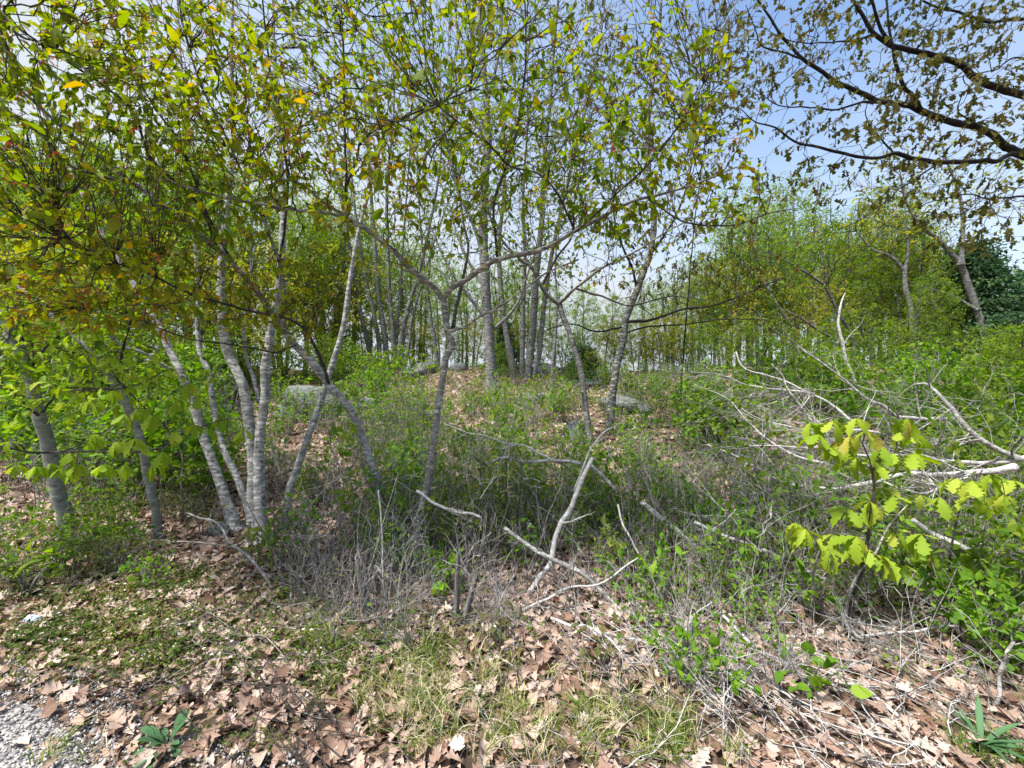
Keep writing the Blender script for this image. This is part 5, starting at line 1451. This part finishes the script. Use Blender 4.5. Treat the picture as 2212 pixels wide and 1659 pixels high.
# fallen leaves
def litter(n, d0, d1, tm, size, name, lo=0., hi=1., u0=-60, u1=2270, thin=None, tilt=.32, lift=.035):
    x, y = frustum(n, d0, d1, u0, u1)
    if thin is not None:
        k = rng.random(n) < thin(x, y); x, y = x[k], y[k]
    n = len(x)
    N = nrm(slope_n(x, y) + rng.normal(0, tilt, (n, 3)) * [1, 1, .3])
    a = rng.uniform(0, 6.28, n)
    f = np.stack([np.cos(a), np.sin(a), 0 * a], -1)
    f = nrm(f - N * (f * N).sum(-1, keepdims=True))
    pos = np.stack([x, y, hgt(x, y) + rng.uniform(.006, lift, n)], -1)
    tn = np.clip(rng.beta(1.25, 1.35, n) * (hi - lo) + lo, 0, .999)
    return pos, basis(f, N), np.minimum(size * np.exp(rng.normal(0, .32, n)), size * 1.5), tn
gthin = lambda x, y: np.where(y < gravel_edge(x) - .1, .16, np.where(y < gravel_edge(x) + .15, .5, 1.))
pos, B, sc, tn = litter(15000, 1.35, 5.2, None, .080, '', thin=gthin, tilt=.45)
d = pos[:, 1]; u = pos[:, 0] / d * F; v = -(pos[:, 2] - EYE) / d * F
inv = (np.abs(u) < 1100) & (np.abs(v) < 828)
score = np.where(inv, sc / np.linalg.norm(pos - [0, 0, EYE], axis=1) + (pos[:, 2] - hgt(pos[:, 0], pos[:, 1])) * .6, 0)
pick = np.argsort(-score)[:300]
lib = [(t, mesh_np('fallen_leaf', V, f, M['l_dry'], np.full(len(V), t), smooth=True)) for (V, f) in DRY_FULL for t in (.12, .3, .45, .6, .75, .9)]
SH = {.12: 'dark brown', .3: 'brown', .45: 'pinkish tan', .6: 'tan', .75: 'pale tan', .9: 'bleached cream'}
FALLEN = []
for i in pick:
    t = min(SH, key=lambda q: abs(q - tn[i]))
    cand = [m_ for (q, m_) in lib if q == t]
    o = bpy.data.objects.new('fallen_leaf', cand[rng.integers(len(cand))])
    COL.objects.link(o)
    o.matrix_world = Matrix(np.vstack([np.hstack([B[i] * sc[i], pos[i][:, None] + [[0], [0], [.012]]]), [0, 0, 0, 1]]).tolist())
    tag(o, 'x', 'leaf', 'dry oak leaves on the ground')
    FALLEN.append((SH[t] + ' fallen oak leaf', o))
MARKS = [('the rosette weed', 362, 1618, 0), ('the blue wrapper', 70, 1338, 0), ('the dark twigs by the gravel', 450, 1440, 0), ('the broken stumps', 800, 1320, 0), ('the grey stubs', 990, 1338, 0), ('the bronze-green shoots', 1085, 1400, 0), ('the propped pole foot', 1134, 1306, 0),
         ('the stick in the grass', 1500, 1560, 0), ('the brush pile', 1750, 1480, 0), ('the curved grey stick', 1940, 1550, 0), ('the strap-leaved weed', 2120, 1620, 0), ('the bottom grass patch', 1200, 1610, 0), ('the left grass patch', 830, 1500, 0), ('the bare left verge', 600, 1600, 0)]
MARKS = [(a_, u, v, hit(u, v)[1]) for a_, u, v, _ in MARKS]
MXY = np.array([[(u - 1106) / F * d, d] for _, u, v, d in MARKS])
name_copies(FALLEN)
rest = np.setdiff1d(np.arange(len(pos)), pick)
link('leaf_litter', leaves_mesh('leaf_litter', M['l_dry'], DRY_FULL, pos[rest], B[rest], sc[rest], tn[rest]), None, 'stuff')
pos, B, sc, tn = litter(13000, 5.0, 14.5, None, .125, '')
link('leaf_litter', leaves_mesh('leaf_litter', M['l_dry'], DRY_LOW, pos, B, sc, tn), None, 'stuff')

# crumbled bits between the whole leaves
pos, B, sc, tn = litter(9000, 1.35, 4.5, None, .034, '', thin=gthin, tilt=.6, lift=.03, hi=.8)
link('leaf_crumbs', leaves_mesh('leaf_crumbs', M['l_dry'], DIAM + ROUND[:1], pos, B, sc, tn), None, 'stuff')

# grass
def grass(n_tuft, rects, name, ln=.17, per=26, lo=0., hi=1.):
    cs, ts = [], []
    for (u0, u1, v0, v1, w) in rects:
        for _ in range(int(n_tuft * w)):
            b = hit(rng.uniform(u0, u1), rng.uniform(v0, v1))
            lean0 = rng.normal(0, .3, 2)
            k = rng.integers(per // 2, per)
            p0 = b + rng.normal(0, .022, (k, 3)) * [1, 1, 0]
            a = rng.uniform(0, 6.28, k)
            out = np.stack([np.cos(a), np.sin(a), 0 * a], -1) * rng.uniform(.2, 1.0, (k, 1)) + np.array([*lean0, 0])
            l_ = ln * rng.uniform(.5, 1.25, k)
            t = np.linspace(0, 1, 5)
            c = p0[:, None] + out[:, None] * (l_[:, None] * t ** 1.7)[..., None] * .75 + np.array([0, 0, 1.]) * (l_[:, None] * (t - .45 * t ** 2.2))[..., None]
            cs.append(c); ts.append(np.clip(rng.beta(1.1, .85, k) * (hi - lo) + lo, 0, .999))
    C = np.concatenate(cs); tn = np.concatenate(ts)
    K = len(C)
    side = nrm(np.cross(C[:, -1] - C[:, 0], rng.normal(0, 1, (K, 3))))
    w = np.array([.0020, .0022, .0018, .0012, .0003])
    V = np.stack([C + side[:, None] * w[None, :, None], C - side[:, None] * w[None, :, None]], 2).reshape(-1, 3)
    i = np.arange(4)[None, :] * 2 + np.arange(K)[:, None] * 10
    f = np.stack([i, i + 1, i + 3, i + 2], -1).reshape(-1, 4)
    return link(name, mesh_np(name, V, f, M['grass'], np.repeat(tn, 10)), None, 'stuff')
grass(150, [(680, 1000, 1380, 1640, .33), (960, 1500, 1530, 1659, .42), (860, 1130, 1400, 1540, .15), (1150, 1420, 1470, 1560, .06), (100, 260, 1630, 1659, .02), (1560, 1620, 1600, 1655, .02)], 'grass')
grass(60, [(640, 900, 1300, 1420, .5), (1380, 1480, 1560, 1655, .3), (2080, 2200, 1600, 1655, .2)], 'grass', ln=.14, lo=0, hi=.6)

# low ground cover with small leaves and a few white flowers
def cover(n, rects, name, mat, size=.017, per=46, rad=.085, hmax=.07):
    ps = []
    for (u0, u1, v0, v1, w) in rects:
        for _ in range(int(n * w)):
            b = hit(rng.uniform(u0, u1), rng.uniform(v0, v1))
            k = rng.integers(per // 2, per)
            q = rng.normal(0, rad, (k, 3)) * [1, 1, 0]
            q[:, 2] = rng.uniform(.005, hmax, k) * np.exp(-(q[:, 0] ** 2 + q[:, 1] ** 2) / (2 * (rad * 1.3) ** 2))
            ps.append(b + q)
    pos = np.vstack(ps); n = len(pos)
    pos[:, 2] = np.maximum(pos[:, 2], hgt(pos[:, 0], pos[:, 1]) + .008)
    f = nrm(rng.normal(0, 1, (n, 3)) * [1, 1, .5]); up = nrm(np.array([0, 0, 1.]) + rng.normal(0, .5, (n, 3)))
    sl = .5 + .5 * np.sin(pos[:, 0] * 6) * np.sin(pos[:, 1] * 7)
    return link(name, leaves_mesh(name, M[mat], OVATE[:2], pos, basis(f, up), size * rng.uniform(.6, 1.5, n), np.clip(.5 * sl + .5 * rng.uniform(0, 1, n), 0, .999)), None, 'stuff')
cover(300, [(0, 700, 1235, 1400, .55), (30, 380, 1330, 1470, .15), (200, 700, 1380, 1470, .15), (640, 1000, 1330, 1480, .15)], 'ground_cover', 'cover', size=.021, per=60, hmax=.13)
cover(60, [(560, 1500, 1250, 1420, .5), (1500, 2200, 1300, 1500, .5)], 'ground_cover', 'l_shrub', size=.030, per=16, rad=.05, hmax=.12)
cover(90, [(820, 1100, 1380, 1600, .5), (1560, 2200, 1330, 1640, .3), (280, 620, 1500, 1640, .2)], 'ground_cover', 'cover', per=26, rad=.06)
cover(560, [(820, 1500, 850, 1200, .7), (1500, 2000, 1000, 1330, .3)], 'ground_cover', 'l_shrub', size=.042, per=30, rad=.18, hmax=.34)
cover(260, [(740, 1490, 797, 880, 1.)], 'ground_cover', 'l_birch', size=.055, per=30, rad=.28, hmax=.22)
fl = [hit(rng.uniform(60, 700), rng.uniform(1270, 1450)) + [0, 0, rng.uniform(.04, .08)] for _ in range(46)]
pp, bb = [], []
for c in fl:
    a = rng.uniform(0, 6.28) + np.arange(5) * 6.28 / 5
    f = np.stack([np.cos(a), np.sin(a), 0 * a + .25], -1)
    pp.append(np.tile(c, (5, 1))); bb.append(basis(nrm(f), np.tile([[0, 0, 1.]], (5, 1))))
pp = np.vstack(pp)
link('white_flowers', leaves_mesh('white_flowers', M['petal'], ROUND[:2], pp, np.concatenate(bb), np.full(len(pp), .011), rng.uniform(0, 1, len(pp))), None, 'stuff')

# loose gravel on the verge
n = 9000
x = rng.uniform(-3.6, -.5, n); y = gravel_edge(x) - np.abs(rng.normal(0, .42, n)) + .06
OCT = (np.array([[1, 0, 0], [0, 1, 0], [-1, 0, 0], [0, -1, 0], [0, 0, 1], [0, 0, -1.]]), np.array([[0, 1, 4], [1, 2, 4], [2, 3, 4], [3, 0, 4], [1, 0, 5], [2, 1, 5], [3, 2, 5], [0, 3, 5]]))
pos = np.stack([x, y, hgt(x, y) + .012], -1)
Bp = basis(nrm(rng.normal(0, 1, (n, 3))), nrm(rng.normal(0, 1, (n, 3)))) * rng.uniform(.6, 1.3, (n, 1, 3))
link('gravel', leaves_mesh('gravel', M['pebble'], [OCT], pos, Bp, .0058 * np.exp(rng.normal(0, .35, n)), rng.uniform(0, 1, n)), None, 'stuff')
